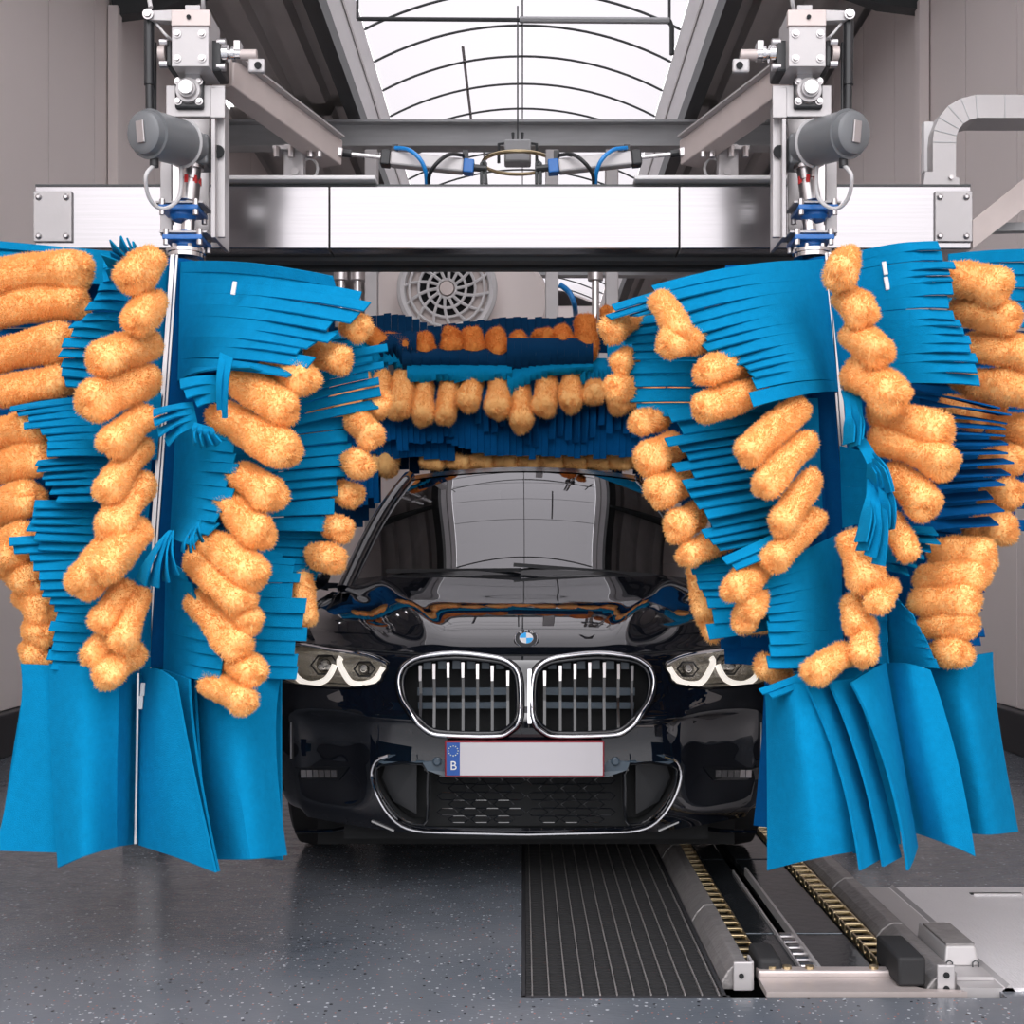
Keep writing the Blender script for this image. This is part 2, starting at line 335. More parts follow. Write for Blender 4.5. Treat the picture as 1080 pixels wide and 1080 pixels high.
# sloping guide casings left of chain 1 and right of chain 2
def casing(x, w_, ys, name, label, hh=.05, m_='grimy', flip=1):
    t = thing(name, (x, ys[0], 0), label, 'rail')
    for a, b in zip(ys[:-1], ys[1:]):
        y0, y1 = a+.004, b-.004
        MB().prism([(x-w_/2, y0, -.02), (x+w_/2, y0, -.02), (x+w_/2, y0, hh if flip > 0 else hh*.4), (x+w_*.05, y0, hh), (x-w_*.3, y0, hh*.9 if flip < 0 else hh*.5), (x-w_/2, y0, 0)], (0, y1-y0, 0)).build('casing_length', m_, t, angle=0, bevel=.004)
    return t
ct = casing(.555, .07, [3.22, 3.78, 4.6, 5.6, 8.4], 'conveyor_guide', 'worn ridged metal guide rail between the black grate and the left chain')
MB().box((.575, 3.215, .018), (.05, .01, .075)).box((.6, 3.245, .018), (.008, .06, .075)).build('end_bracket', 'plate', ct, angle=0, bevel=.003)
MB().cyl((.57, 3.207, .02), (.57, 3.213, .02), .007, 12).build('bolt_hole', 'dark', ct)
ct = casing(1.08, .08, [3.17, 3.62, 4.15, 5.2, 8.4], 'conveyor_guide', 'grey metal guide rail on the right side of the right chain', .04)
MB().box((1.085, 3.16, .02), (.045, .01, .09)).build('end_bracket', 'plate', ct, angle=0, bevel=.003)
MB().cyl((1.085, 3.152, .04), (1.085, 3.158, .04), .008, 12).cyl((1.085, 3.152, .005), (1.085, 3.158, .005), .008, 12).build('bolt_hole', 'dark', ct)
# middle deck plates with slot
t = thing('conveyor_deck', (.8, 3.3, 0), 'wet dark steel deck plate with a central slot between the two chains', 'plate')
M['wetdeck'] = mat('wet dark deck steel', (.06, .07, .08), .12, .7, vary=(9, .4), bump=(30, .1))
for x0, x1 in ((.665, .755), (.795, .955)):
    for a, b in ((3.29, 3.66), (3.67, 4.6), (4.61, 8.4)): MB().box(((x0+x1)/2, (a+b)/2, -.02), (x1-x0, b-a-.006, .03)).build('deck_plate', 'wetdeck', t, angle=0, bevel=.003)
MB().bar((.796, 3.30, .0), (.796, 4.4, .0), .008, .03).bar((.752, 3.30, -.005), (.752, 4.4, -.005), .006, .02).build('slot_edge', 'plate', t, angle=0)
for i in range(6): MB().cyl((.758, 3.36+i*.055, -.005), (.792, 3.36+i*.055, -.005), .012, 12).build('slot_roller', 'steel', t)
t2 = thing('threshold_plate', (.83, 3.2, 0), 'rust-stained pale steel threshold plate across the front end of the conveyor', 'plate')
MB().prism([(.62, 3.13, -.01), (1.13, 3.13, -.01), (1.115, 3.145, -.01), (1.03, 3.153, -.01), (.98, 3.2, -.01), (.96, 3.235, -.01), (.62, 3.235, -.01)], (0, 0, .016)).build('sheet', 'ruststeel', t2, angle=0)
MB().box((.80, 3.262, .008), (.36, .04, .03)).build('raised_lip', 'ruststeel', t2, angle=0, bevel=.006)
for x in (.66, .70, .76, .93): MB().cyl((x, 3.262, .02), (x, 3.262, .03), .012, 10).build('bolt', 'gold', t2)
def chain(x, y0, y1, label, w_=.05):
    t = thing('conveyor_chain', (x, y0, 0), label, 'chain', None)
    n = int((y1-y0)/.066)
    MB().box((x, (y0+y1)/2, -.055), (w_+.03, y1-y0, .02)).build('channel', 'dark', t, angle=0)
    base = None
    for i in range(min(n, 60)):
        y = y0+i*.066
        if base is None:
            m = MB(); q = w_/2
            m.box((x-q, y, .0), (.007, .062, .026)).box((x+q, y, .0), (.007, .062, .026)).box((x, y-.014, .010), (w_, .020, .006)).cyl((x-q-.006, y+.016, -.004), (x+q+.006, y+.016, -.004), .006, 8)
            base = m.build('chain_link', 'gold', t, angle=0, bevel=.002)
        else:
            o = base.copy(); COL.objects.link(o); o.location = (0, i*.066, 0)
    return t
chain(.625, 3.42, 6.4, 'yellow-passivated conveyor chain on the left, running beside the ridged guide next to the grate')
chain(.995, 3.40, 6.4, 'yellow-passivated conveyor chain on the right, ending at a long black block')
m = MB().box((.655, 3.33, .015), (.065, .15, .07)); tag(m.build('buffer_block', 'rubber', None, bevel=.012), 'black rounded rubber buffer at the end of the left chain', 'block')
m = MB().box((1.0, 3.262, .045), (.072, .2, .075)); tag(m.build('buffer_block', 'rubber', None, bevel=.008), 'long black block at the end of the right chain', 'block')
# right hand tread plate
M['tread'] = mat('fine ribbed aluminium tread', (.74, .72, .73), .4, .3, bump=(160, .5, (1, .35, 1)), vary=(3, .1))
t = thing('tread_plate', (1.5, 3.6, 0), 'large pale ribbed metal floor plate on the right with a lifting slot', 'plate')
MB().box((1.95, 3.65, .004), (1.44, 1.0, .01)).build('sheet', 'tread', t, angle=0)
MB().box((1.175, 3.65, -.006), (.11, 1.0, .03)).build('inner_strip', 'plate', t, angle=0)
MB().prism([(1.225, 3.15, .0), (1.26, 3.15, .0), (1.245, 3.15, .018)], (0, 1.0, 0)).build('ridge', 'plate', t, angle=0)
a = W(1025, 944, 4.08); MB().box((1.56, 4.06, .0105), (.17, .018, .003)).build('lifting_slot', 'dark', t, angle=0)
MB().box((1.56, 4.045, .012), (.16, .006, .006)).build('slot_lip', 'bright', t, angle=0)
t = thing('sensor_box', (1.17, 3.35, 0), 'small pale wedge-shaped metal cover box standing beside the right chain', 'box')
MB().prism([(1.126, 3.29, .019), (1.222, 3.29, .019), (1.214, 3.30, .07), (1.134, 3.30, .07)], (0, .23, 0)).build('cover', 'plate', t, angle=0, bevel=.006)
MB().box((1.174, 3.4, .073), (.076, .19, .006)).build('lid', 'grimy', t, angle=0)
for x in (1.138, 1.208): MB().tube([(x-.008, 3.285, .019), (x-.008, 3.285, .031), (x, 3.285, .037), (x+.008, 3.285, .031), (x+.008, 3.285, .019)], .002, 6).build('clip', 'darksteel', t)
MB().box((1.175, 3.26, .0145), (.1, .11, .009)).build('base_plate', 'plate', t, angle=0)
# ================= CAR =================
Y0 = 4.0; XC = .0125
car = thing('car', (XC, Y0+2.2, 0), 'glossy black compact SUV facing the camera between the spinning wash brushes', 'car')
def sweep(x): return .5*abs(x)**3.3
zc_pts = [(0, .80), (.03, .828), (.08, .855), (.2, .895), (.4, .945), (.62, .985), (.85, 1.03), (1, 1.055)]
def pw(pts, t):
    for (a, b), (c, d) in zip(pts[:-1], pts[1:]):
        if t <= c: return b+(d-b)*(t-a)/(c-a)
    return pts[-1][1]
def sm(pts, t):  # smooth interpolation
    xs = [p[0] for p in pts]; ys = [p[1] for p in pts]; n = len(xs)
    t = min(max(t, xs[0]), xs[-1])
    for i in range(n-1):
        if t <= xs[i+1]: break
    h = xs[i+1]-xs[i]; u = (t-xs[i])/h
    sl = lambda j: ((ys[j+1]-ys[j-1])/(xs[j+1]-xs[j-1]) if 0 < j < n-1 else ((ys[1]-ys[0])/(xs[1]-xs[0]) if j == 0 else (ys[-1]-ys[-2])/(xs[-1]-xs[-2])))
    m0, m1 = sl(i)*h, sl(i+1)*h
    return (2*u**3-3*u**2+1)*ys[i]+(u**3-2*u**2+u)*m0+(-2*u**3+3*u**2)*ys[i+1]+(u**3-u**2)*m1
sx = [(0, .72), (.13, .765), (.33, .79), (.62, .80), (1, .80)]; sy = [(0, 0), (1, 1)]
se = [(0, .825), (.13, .868), (.33, .915), (.62, .955), (1, .99)]
ycor = .065+sweep(.72); yend = 1.27
def hood(a, b):   # a lateral 0..1, b front..back
    x = a*.72*(1-b)+a*sm(sx, b)*b if b < 1 else a*.8
    x = a*(.72+(sm(sx, b)-.72))
    y0 = .065+sweep(a*.72); y1 = 1.12+.15*a*a
    y = y0+(y1-y0)*b
    fz = .80+.025*a**3
    zcn = sm(zc_pts, b)-.80+fz
    zed = sm(se, b)
    k = a**4
    z = zcn*(1-k)+zed*k
    xr = .30+.28*min(b*1.15, 1)
    z += .016*math.exp(-((x-xr)/.055)**2)*min(1, b*7)*(1-.3*b) - .010*math.exp(-((x-xr-.13)/.07)**2)*min(1, b*5)*(1-a**6)
    return (x, y, z)
NA, NB = 60, 90
def cw(p, s=1): return (XC+s*p[0], Y0+p[1], p[2])
hb = [ (j/NB)**1.5 for j in range(NB+1)]
# perimeter (right half): front a 0..1, then side b 0..1, then rearwards
peri = [hood(i/NA, 0) for i in range(NA+1)]+[hood(1, b) for b in hb[1:]]
endp = peri[-1]
tail = [(.80, 1.27, .99), (.805, 1.8, .995), (.80, 2.6, 1.0), (.785, 3.3, 1.01), (.76, 3.9, 1.02), (.70, 4.2, 1.02), (.5, 4.33, 1.02), (0, 4.38, 1.02)]
tl = smoothcurve(tail, 12)[1:]
peri += [tuple(p) for p in tl]
NP = len(peri)
P3 = [Vector(p) for p in peri]
nrm = []
for i in range(NP):
    a = P3[max(i-4, 0)]; b = P3[min(i+4, NP-1)]; d = b-a; d.z = 0
    if i < 4: d = Vector((1, 0, 0)) if i == 0 else d
    if i > NP-3: d = Vector((-1, 0, 0))
    n_ = Vector((d.y, -d.x, 0)).normalized(); nrm.append(n_)
for _ in range(14): nrm = [nrm[0]]+[((nrm[i-1]+nrm[i]*2+nrm[i+1]).normalized()) for i in range(1, NP-1)]+[nrm[-1]]
front = [(0, 0), (.012, -.012), (.022, -.03), (.030, -.07), (.038, -.11), (.056, -.155), (.086, -.205), (.080, -.235), (.070, -.30), (.068, -.38), (.066, -.47), (.060, -.54), (.042, -.59), (-.05, -.612)]
side = [(0, 0), (.03, -.008), (.06, -.03), (.085, -.075), (.10, -.14), (.108, -.22), (.112, -.32), (.115, -.42), (.115, -.50), (.11, -.58), (.10, -.66), (.07, -.72), (.02, -.745)]
def prof(i):
    if i <= NA: w_ = max(0, (i/NA-.75))*1.0
    else: w_ = min(1, .25+(i-NA)/30)
    w_ = w_*w_*(3-2*w_); z0 = P3[i].z
    out = []
    for (fo, fz), (so, sz) in zip(front, side): out.append((fo*(1-w_)+so*w_, fz*(1-w_)+sz*w_*(z0-.22)/.76))
    return out
def profs(i, K=5):
    pr = prof(i); v = smoothcurve([Vector((a, b, 0)) for a, b in pr], K); return v
belt = []
for i in range(NP):
    col = []
    for q in profs(i):
        p = P3[i]+nrm[i]*q.x; p.z += q.y
        # bumper sculpting: shallow scoop at the outer corners with the fog lamps, crease line between kidneys and plate
        if i <= NP and p.y < .9:
            ax = abs(p.x); zz = p.z
            g = math.exp(-((ax-.66)/.12)**4)*math.exp(-((zz-.47)/.15)**4)
            p -= nrm[i]*.03*g
        col.append(tuple(p))
    belt.append(col)
NR = len(belt[0])
def poly_in(poly, x, y):
    c = False; n = len(poly)
    for i in range(n):
        x1, y1 = poly[i]; x2, y2 = poly[i-1]
        if (y1 > y) != (y2 > y) and x < (x2-x1)*(y-y1)/(y2-y1)+x1: c = not c
    return c
def proj(p): return CX+FP*p[0]/p[1], CY-(p[2]-CH)*FP/p[1]
# outlines (photo pixels, right half of the car)
kid = [(680,700),(665,694),(630,691),(595,694),(574,699),(563,712),(561,742),(563,760),(573,771),(588,776),(640,775),(658,771),(673,757),(685,740),(689,722),(687,709)]
lamp = [(700,699),(722,690),(760,684),(794,678),(812,682),(822,690),(818,714),(797,722),(747,726),(712,722),(706,712)]
low = [(555,819),(640,819),(662,812),(663,804),(705,806),(712,812),(714,826),(703,848),(688,865),(672,872),(555,874)]
sidein = [(664,806),(708,807),(713,818),(710,832),(697,852),(682,866),(668,869),(660,865),(659,830)]
fog = [(741,810),(797,810),(797,822),(752,823)]
# belt mesh both sides, with openings cut for grille, lamps and intakes
def side_mesh(s):
    m = MB(); vs = [cw(p, s) for col in belt for p in col]; fs = []
    for i in range(NP-1):
        for j in range(NR-1):
            c = [belt[i][j], belt[i+1][j], belt[i+1][j+1], belt[i][j+1]]
            q = (sum(p[0] for p in c)/4, sum(p[1] for p in c)/4, sum(p[2] for p in c)/4)
            X, Y = proj(cw(q)); 
            if q[1] < 1.0 and any(poly_in(g, X, Y) for g in (kid, lamp, low, sidein)): continue
            if abs(q[0]) > .6 and any((q[1]-yw)**2+(q[2]-.33)**2 < .385**2 for yw in (.86, 3.53)): continue
            k = i*NR+j; fs.append((k, k+NR, k+NR+1, k+1))
    m.add(vs, fs); return m
m = MB()
for s in (1, -1):
    q = side_mesh(s); m.add(q.v, q.f)
body = m.build('bumper_and_wings', 'paint', car, outward=(XC, 6.2, .6), angle=60)
# full surface for ray casting
vs = [Vector(cw(p)) for col in belt for p in col]; fs = [(i*NR+j, (i+1)*NR+j, (i+1)*NR+j+1, i*NR+j+1) for i in range(NP-1) for j in range(NR-1)]
hv = [Vector(cw(hood(i/NA, b))) for i in range(NA+1) for b in hb]; k0 = len(vs); nb = len(hb)
fs += [(k0+i*nb+j, k0+(i+1)*nb+j, k0+(i+1)*nb+j+1, k0+i*nb+j+1) for i in range(NA) for j in range(nb-1)]
bvh = BVHTree.FromPolygons(vs+hv, fs)
camp = Vector((0, 0, CH))
def hit(px, py, off=0.0, s=1):
    d = (W(px, py, 1)-camp).normalized(); h = bvh.ray_cast(camp, d)
    if h[0] is None: p = W(px, py, 4.3); n = Vector((0, -1, 0))
    else: p = h[0]; n = h[1]; n = -n if n.dot(d) > 0 else n
    p = p+n*off
    return Vector((XC+s*(p.x-XC), p.y, p.z))
def hpoly(poly, off=0, s=1, k=1, closed=True):
    pp = smoothcurve([(a, b, 0) for a, b in poly], k, closed) if k > 1 else [Vector((a, b, 0)) for a, b in poly]
    return [hit(p.x, p.y, off, s) for p in pp]
rows = [[cw(hood(abs(i)/NA, b), 1 if i >= 0 else -1) for b in hb] for i in range(-NA, NA+1)]
MB().grid(rows).build('bonnet', 'paint', car, outward=(XC, 6.2, .6), angle=60)
# shut line around the bonnet front (follows perimeter)
pts = [cw((p[0], p[1]-.004, p[2]-.006), -1) for p in peri[:NA+60]][::-1]+[cw((p[0], p[1]-.004, p[2]-.006)) for p in peri[1:NA+60]]
MB().tube(pts[::2], .0035, 6).build('bonnet_seam', 'dark', car)
# windscreen, pillars, roof, side glass
def ws(a, t):
    ba = (a*.77, 1.13+.17*a*a, 1.052-.045*a*a); tp = (a*.575, 1.98+.13*a*a, 1.565-.035*a*a)
    bu = .05*math.sin(math.pi*t)
    return (ba[0]+(tp[0]-ba[0])*t, ba[1]+(tp[1]-ba[1])*t-bu*.5, ba[2]+(tp[2]-ba[2])*t+bu*.8)
N = 24
rows = [[cw(ws(abs(i)/N, j/16), 1 if i >= 0 else -1) for j in range(17)] for i in range(-N, N+1)]
MB().grid(rows).build('windscreen', 'glass', car, outward=(XC, 6.2, .6), angle=80)
m = MB()
for t0, t1 in ((-.02, .035), (.955, 1.02)):
    m.grid([[cw((q[0], q[1]-.003, q[2]+.003), 1 if i >= 0 else -1) for q in [ws(abs(i)/N, t0+(t1-t0)*j/3) for j in range(4)]] for i in range(-N, N+1)])
m.build('windscreen_surround', 'trimb', car, outward=(XC, 6.2, .6), angle=60)
def roofp(a, v):
    y = 1.98+.13*a*a*(1-v)+(3.95-1.98)*v
    z = 1.565+.045*math.sin(min(v*1.6, 1)*math.pi/2)-.05*max(0, v-.45)**1.5-.045*a**2.5
    return (a*(.585+.035*math.sin(v*math.pi)), y, z)
rows = [[cw(roofp(abs(i)/20, v/20), 1 if i >= 0 else -1) for v in range(21)] for i in range(-20, 21)]
MB().grid(rows).build('roof', 'paint', car, outward=(XC, 6.2, .6), angle=60)
for s in (1, -1):
    pil = [cw(ws(1.0, t), s) for t in np.linspace(-.03, 1, 12)]+[cw((roofp(1, v)[0]+.004, roofp(1, v)[1], roofp(1, v)[2]-.012), s) for v in np.linspace(.06, 1, 12)]+[cw((.68, 4.25, 1.08), s), cw((.70, 4.3, 1.0), s)]
    MB().tube(pil, .034, 10).build('pillar_rail', 'paint', car, angle=60)
    st = [.0, .12, .3, .5, .7, .9, 1]
    top = [Vector(cw(roofp(1, v), s)) for v in st]
    bot = [Vector(cw((.80, 1.36+(4.0-1.36)*v, 1.0), s)) for v in st]
    MB().grid([[a.lerp(b, t) for a, b in zip(top, bot)] for t in np.linspace(.04, 1, 5)]).build('side_window', 'glass', car, outward=(XC, 6.2, .6), angle=60)
    MB().tube([a.lerp(b, .5+.5) + Vector((s*.0, 0, 0)) for a, b in zip(top, bot)], .012, 8).build('window_sill_trim', 'trimb', car)
    for v in (.36, .68):
        a = Vector(cw(roofp(1, v), s)); b = Vector(cw((.80, 1.36+2.64*v, 1.0), s)); MB().bar(a, b, .06, .02, up=(s, 0, .3)).build('door_pillar', 'trimb', car)
    # shoulder cover between wing perimeter and glass
    MB().grid([[Vector(cw((x_, p.y, z_), s)) for p in [Vector(q) for q in peri[NA+60:-10]]] for x_, z_ in ((.80, 1.0), (.70, .985))]).build('shoulder_panel', 'paint', car, outward=(XC, 6.2, .6))
    # door mirror
    t = MB(); c = Vector(cw((.99, 1.5, 1.06), s)); 
    for k in range(1): t.lathe(c+Vector((-s*.12, 0, 0)), c+Vector((s*.11, 0, 0)), [(0, .02), (.08, .06), (.3, .082), (.7, .078), (.92, .05), (1, .01)], 18)
    mm = t.build('door_mirror', 'paint', car); 
    MB().bar(Vector(cw((.8, 1.5, 1.0), s)), c-Vector((0, 0, .05)), .05, .03).build('mirror_arm', 'trimb', mm)
rg = [Vector(cw(roofp(i/8, 1), 1)) for i in range(-8, 9)] if False else [Vector(cw((a*.6, 3.95, 1.5-.045*abs(a)**2.5+.01), 1)) for a in np.linspace(-1, 1, 13)]
rb = [Vector(cw((a*.68, 4.32, 1.0), 1)) for a in np.linspace(-1, 1, 13)]
MB().grid([[a.lerp(b, t) for a, b in zip(rg, rb)] for t in np.linspace(0, 1, 5)]).build('rear_window', 'glass', car, outward=(XC, 6.2, .6))
MB().grid([[Vector(cw((a*.75, 4.3, z), 1)) for a in np.linspace(-1, 1, 5)] for z in (1.03, .98)]).build('tail_panel', 'paint', car, outward=(XC, 6.2, .6))
# underbody and engine-bay lining
MB().box((XC, Y0+2.2, .22), (1.24, 4.0, .12)).box((XC, Y0+.45, .17), (1.5, .03, .16)).build('underbody', 'dark', car)
MB().box((XC, Y0+.42, .52), (1.18, .04, .55)).box((XC, Y0+1.35, .62), (1.5, .04, .7)).build('radiator_panel', 'dark', car)
# cabin
MB().prism([Vector(cw((.72, y, z), 1)) for y, z in ((1.3, .92), (1.3, 1.0), (1.55, 1.03), (1.75, .98), (1.75, .8))], (-1.44, 0, 0)).build('dashboard', 'seat', car, bevel=.01)
for sx_ in (-.37, .37):
    MB().box((XC+sx_, Y0+2.35, .62), (.5, .5, .16)).build('seat_cushion', 'seat', car, bevel=.04)
    bk = MB().bar((XC+sx_, Y0+2.58, .66), (XC+sx_, Y0+2.78, 1.2), .48, .12, up=(0, 1, 0)).build('seat_back', 'seat', car, bevel=.04)
    MB().box((XC+sx_, Y0+2.8, 1.3), (.26, .1, .17)).build('headrest', 'seat', bk, bevel=.03)
c = Vector((XC+.37, Y0+1.85, .98)); 
MB().tube([c+Vector((.18*math.cos(a), -.06*math.sin(a), .17*math.sin(a))) for a in np.linspace(0, 2*math.pi, 25)[:-1]], .014, 8, closed=True).bar(c-Vector((.17, 0, 0)), c+Vector((.17, 0, 0)), .02, .04).build('steering_wheel', 'black', car)
MB().box((XC, Y0+2.0, 1.44), (.24, .03, .07)).build('rear_view_mirror', 'black', car, bevel=.012)
# wipers
for s, x0, x1 in ((1, .55, -.05), (1, -.02, -.6)):
    a = Vector(cw(ws(abs(x0)/.77, .015), 1 if x0 > 0 else -1)); b = Vector(cw(ws(abs(x1)/.77, .05), 1 if x1 > 0 else -1)); o_ = Vector((0, -.012, .014))
    MB().bar(a+o_, b+o_, .012, .016).build('wiper', 'black', car)
# wheels
for s in (1, -1):
    for yw in (.86, 3.53):
        c = Vector(cw((.78, yw, .345), s)); o_ = Vector((s*.11, 0, 0))
        tw = MB().lathe(c-o_, c+o_, [(0, .22), (.02, .30), (.1, .335), (.3, .343), (.7, .343), (.9, .335), (.98, .30), (1, .22)], 40).build('wheel', 'tyre', car, angle=40)
        m = MB().lathe(c+o_*.7, c+o_*.9, [(0, .23), (.9, .235), (1, .22)], 32).cyl(c+o_*.7, c+o_*.98, .05)
        for k in range(5):
            a = 2*math.pi*k/5; d = Vector((0, math.cos(a), math.sin(a))); m.bar(c+o_*.93+d*.03, c+o_*.93+d*.22, .05, .02, up=(1, 0, 0))
        m.build('alloy_rim', 'rim', tw)
    MB().box((XC+s*.66, Y0+.86, .5), (.04, .76, .5)).build('arch_liner', 'dark', car)
# --- kidney grilles
def inset(poly, f, c=None):
    c = c or (sum(p[0] for p in poly)/len(poly), sum(p[1] for p in poly)/len(poly)); return [(c[0]+(a-c[0])*f, c[1]+(b-c[1])*f) for a, b in poly]
for s in (1, -1):
    g = thing('x', (0, 0, 0), None, None); bpy.data.objects.remove(g)
    ring = MB().tube(hpoly(kid, .010, s, 3), .0082, 10, closed=True, flat=1.0).build('kidney_grille', 'chrome', car, angle=60)
    MB().tube(hpoly(inset(kid, .955), -.006, s, 3), .009, 8, closed=True).build('inner_ring', 'trimb', ring, angle=60)
    kk = inset(kid, 1.04)
    MB().tube(hpoly(kk, .002, s, 3), .006, 8, closed=True).build('outer_ring', 'trimb', ring, angle=60)
    xs = [574.5, 591, 606.5, 622, 637.5, 652.5, 667]
    for x in xs:
        ys = [y for y in np.arange(688, 780, .5) if poly_in(inset(kid, .96), x, y)]
        if not ys: continue
        a, b = ys[0]+6, ys[-1]-2
        p0 = hit(x, a, -.004, s); p1 = hit(x, (a+b)/2, -.012, s); p2 = hit(x, b, -.004, s); D = Vector((0, .035, 0)); h_ = Vector((.0045, 0, 0))
        m = MB()
        for u, v in ((p0, p1), (p1, p2)):
            m.add([u-h_, u+h_, v+h_, v-h_, u-h_+D, u+h_+D, v+h_+D, v-h_+D], [(0,1,2,3), (4,7,6,5), (0,4,5,1), (1,5,6,2), (2,6,7,3), (3,7,4,0)])
        m.build('slat', 'trimb' , ring, angle=0)
        m = MB(); t_ = [hit(x+dx, a-1, -.002, s) for dx in (-1.6, 1.6)]+[hit(x+dx, a+15, -.002, s) for dx in (1.3, -1.3)]
        m.prism(t_, (0, .012, 0)).build('slat_cap', 'steel', ring, angle=0)
    for y, hh in ((732, 4), (748, 3.5)):
        a = hit(575, y, 0, s); b = hit(672, y, 0, s); a.y = b.y = Y0+.12; sc = 1.03; MB().bar(a, b, .012, hh*2/325).build('shutter_bar', 'shutter', ring, angle=0)
    for k in range(6):
        a = hit(583+k*15.5, 700, 0, s); a.y = Y0+.11; MB().box(a, (.026, .012, .045)).build('shutter_tab', 'shutter', ring, angle=0)
    ctr = hit(624, 735, 0, s); MB().box((ctr.x, Y0+.17, ctr.z), (.40, .01, .32)).build('grille_backing', 'dark', ring)
m = MB(); 
for a, b in ((549.6, 553.3), (556.7, 560.4)):
    q = [hit(a, 706, .006), hit(b, 706, .006), hit(b, 762, .012), hit(a, 762, .012)]; m.prism(q, (0, .02, 0))
m.build('kidney_bridge', 'chrome', car, angle=0)
# --- headlamps
for s in (1, -1):
    hl = MB().prism([p+Vector((0, .15, 0)) for p in hpoly(lamp, 0, s)], (0, .02, 0)).build('headlamp', 'lampin', car, angle=0)
    # bowl walls
    o = hpoly(lamp, -.004, s, 2); MB().grid([o+[o[0]], [p+Vector((-s*.01, .15, 0)) for p in o]+[o[0]+Vector((-s*.01, .15, 0))]]).build('bowl', 'lampin', hl)
    lens = [h_ for h_ in hpoly(lamp, .004, s, 2)]
    cc = sum(lens, Vector())/len(lens); c2 = hit(757, 704, .012, s)
    MB().add([c2]+lens, [(0, i+1, (i+1) % len(lens)+1) for i in range(len(lens))]).build('lens', 'lens', hl, outward=(XC, 6.2, .6), angle=80)
    MB().tube(lens, .004, 6, closed=True).build('seal', 'trimb', hl)
    MB().tube([hit(a, b, .004, s) for a, b in smoothcurve([(702,699,0),(722,691.5,0),(760,686,0),(794,680,0),(815,684,0)], 4)[:] for a, b in [(a, b)]] if False else [hit(p.x, p.y, .005, s) for p in smoothcurve([(702,700,0),(722,692,0),(760,686,0),(794,680.5,0),(815,685,0)], 4)], .006, 8).build('top_trim', 'chrome', hl)
    # light guides: two open hexagons
    for pts_ in ([(709,703),(716,714),(726,719),(741,719),(750,712),(757,698),(755,692)], [(762,700),(768,712),(778,718),(792,719),(803,714),(811,700)]):
        MB().tube([hit(p.x, p.y, -.028, s) for p in smoothcurve([(a, b, 0) for a, b in pts_], 3)], .0105, 8).build('light_guide', 'drl', hl)
    for cx_, cy_, r_ in ((733, 704, 7), (777, 699, 9.5)):
        c_ = hit(cx_, cy_, -.05, s); r0 = r_/300
        MB().tube([c_+Vector((r0*1.5*math.cos(a), .0, r0*1.15*math.sin(a))) for a in np.linspace(0, 2*math.pi, 7)[:-1]], .004, 6, closed=True).build('lamp_bezel', 'black', hl, angle=20)
        mm = MB(); mm.lathe(c_+Vector((0, -.018, 0)), c_+Vector((0, .03, 0)), [(0, r0*.15), (.1, r0*.5), (.35, r0*.75), (.6, r0*.8), (1, r0*1.1)], 18); mm.build('projector', 'chrome', hl, angle=60)
        for dx in (-1, 0, 1) if r_ > 8 else (0,):
            MB().lathe(c_+Vector((dx*.013, -.03, (abs(dx)*-.012)+.006)), c_+Vector((dx*.013, -.01, (abs(dx)*-.012)+.006)), [(0, .001), (.3, .008), (1, .010)], 12).build('led_lens', 'white', hl, angle=60)
    # fog lamp bar
    a = [hit(x, y, .004, s) for x, y in ((741, 809), (799, 809), (799, 822), (752, 823))]
    fg = MB().prism(a, (0, .03, 0)).build('fog_lamp', 'trimb', car, angle=0)
    for k in range(6):
        q = [hit(x, y, .008, s) for x, y in ((754+k*6.4, 812), (759.5+k*6.4, 812), (759.0+k*6.4, 820), (753.5+k*6.4, 820))]
        MB().prism(q, (0, .01, 0)).build('fog_led', 'bright' if k < 4 else 'steel', fg, angle=0)
    pts_ = [hit(802, y, .003, s) for y in np.linspace(762, 800, 6)]; MB().tube(pts_, .003, 6).build('air_curtain_edge', 'steel', car)
    # side intake
    si = MB().tube(hpoly(sidein, .002, s, 2), .0045, 8, closed=True).build('side_intake', 'trimb', car)
    o = hpoly(sidein, -.002, s, 2); D = Vector((0, .10, 0)); MB().grid([o+[o[0]], [p+D for p in o]+[o[0]+D]]).build('duct', 'dark', si)
    MB().prism([p+Vector((0, .05, 0)) for p in hpoly([(672,808),(705,808),(709,822),(697,848),(672,862)], 0, s)], (0, .01, 0)).build('duct_vane', 'black', si, angle=0)
    # parking sensor
    c_ = hit(649, 803, .0, s); n_ = Vector((0, -1, 0)); MB().lathe(c_, c_+n_*.012, [(0, .015), (.7, .014), (1, .009)], 16).build('parking_sensor', 'shutter', car)
    # lower corner blade
    bl = [hit(x, y, .004, s) for x, y in ((694, 876), (716, 866), (735, 872), (760, 876), (798, 877))]
    MB().tube(bl, .007, 8).build('corner_blade', 'paint', car)
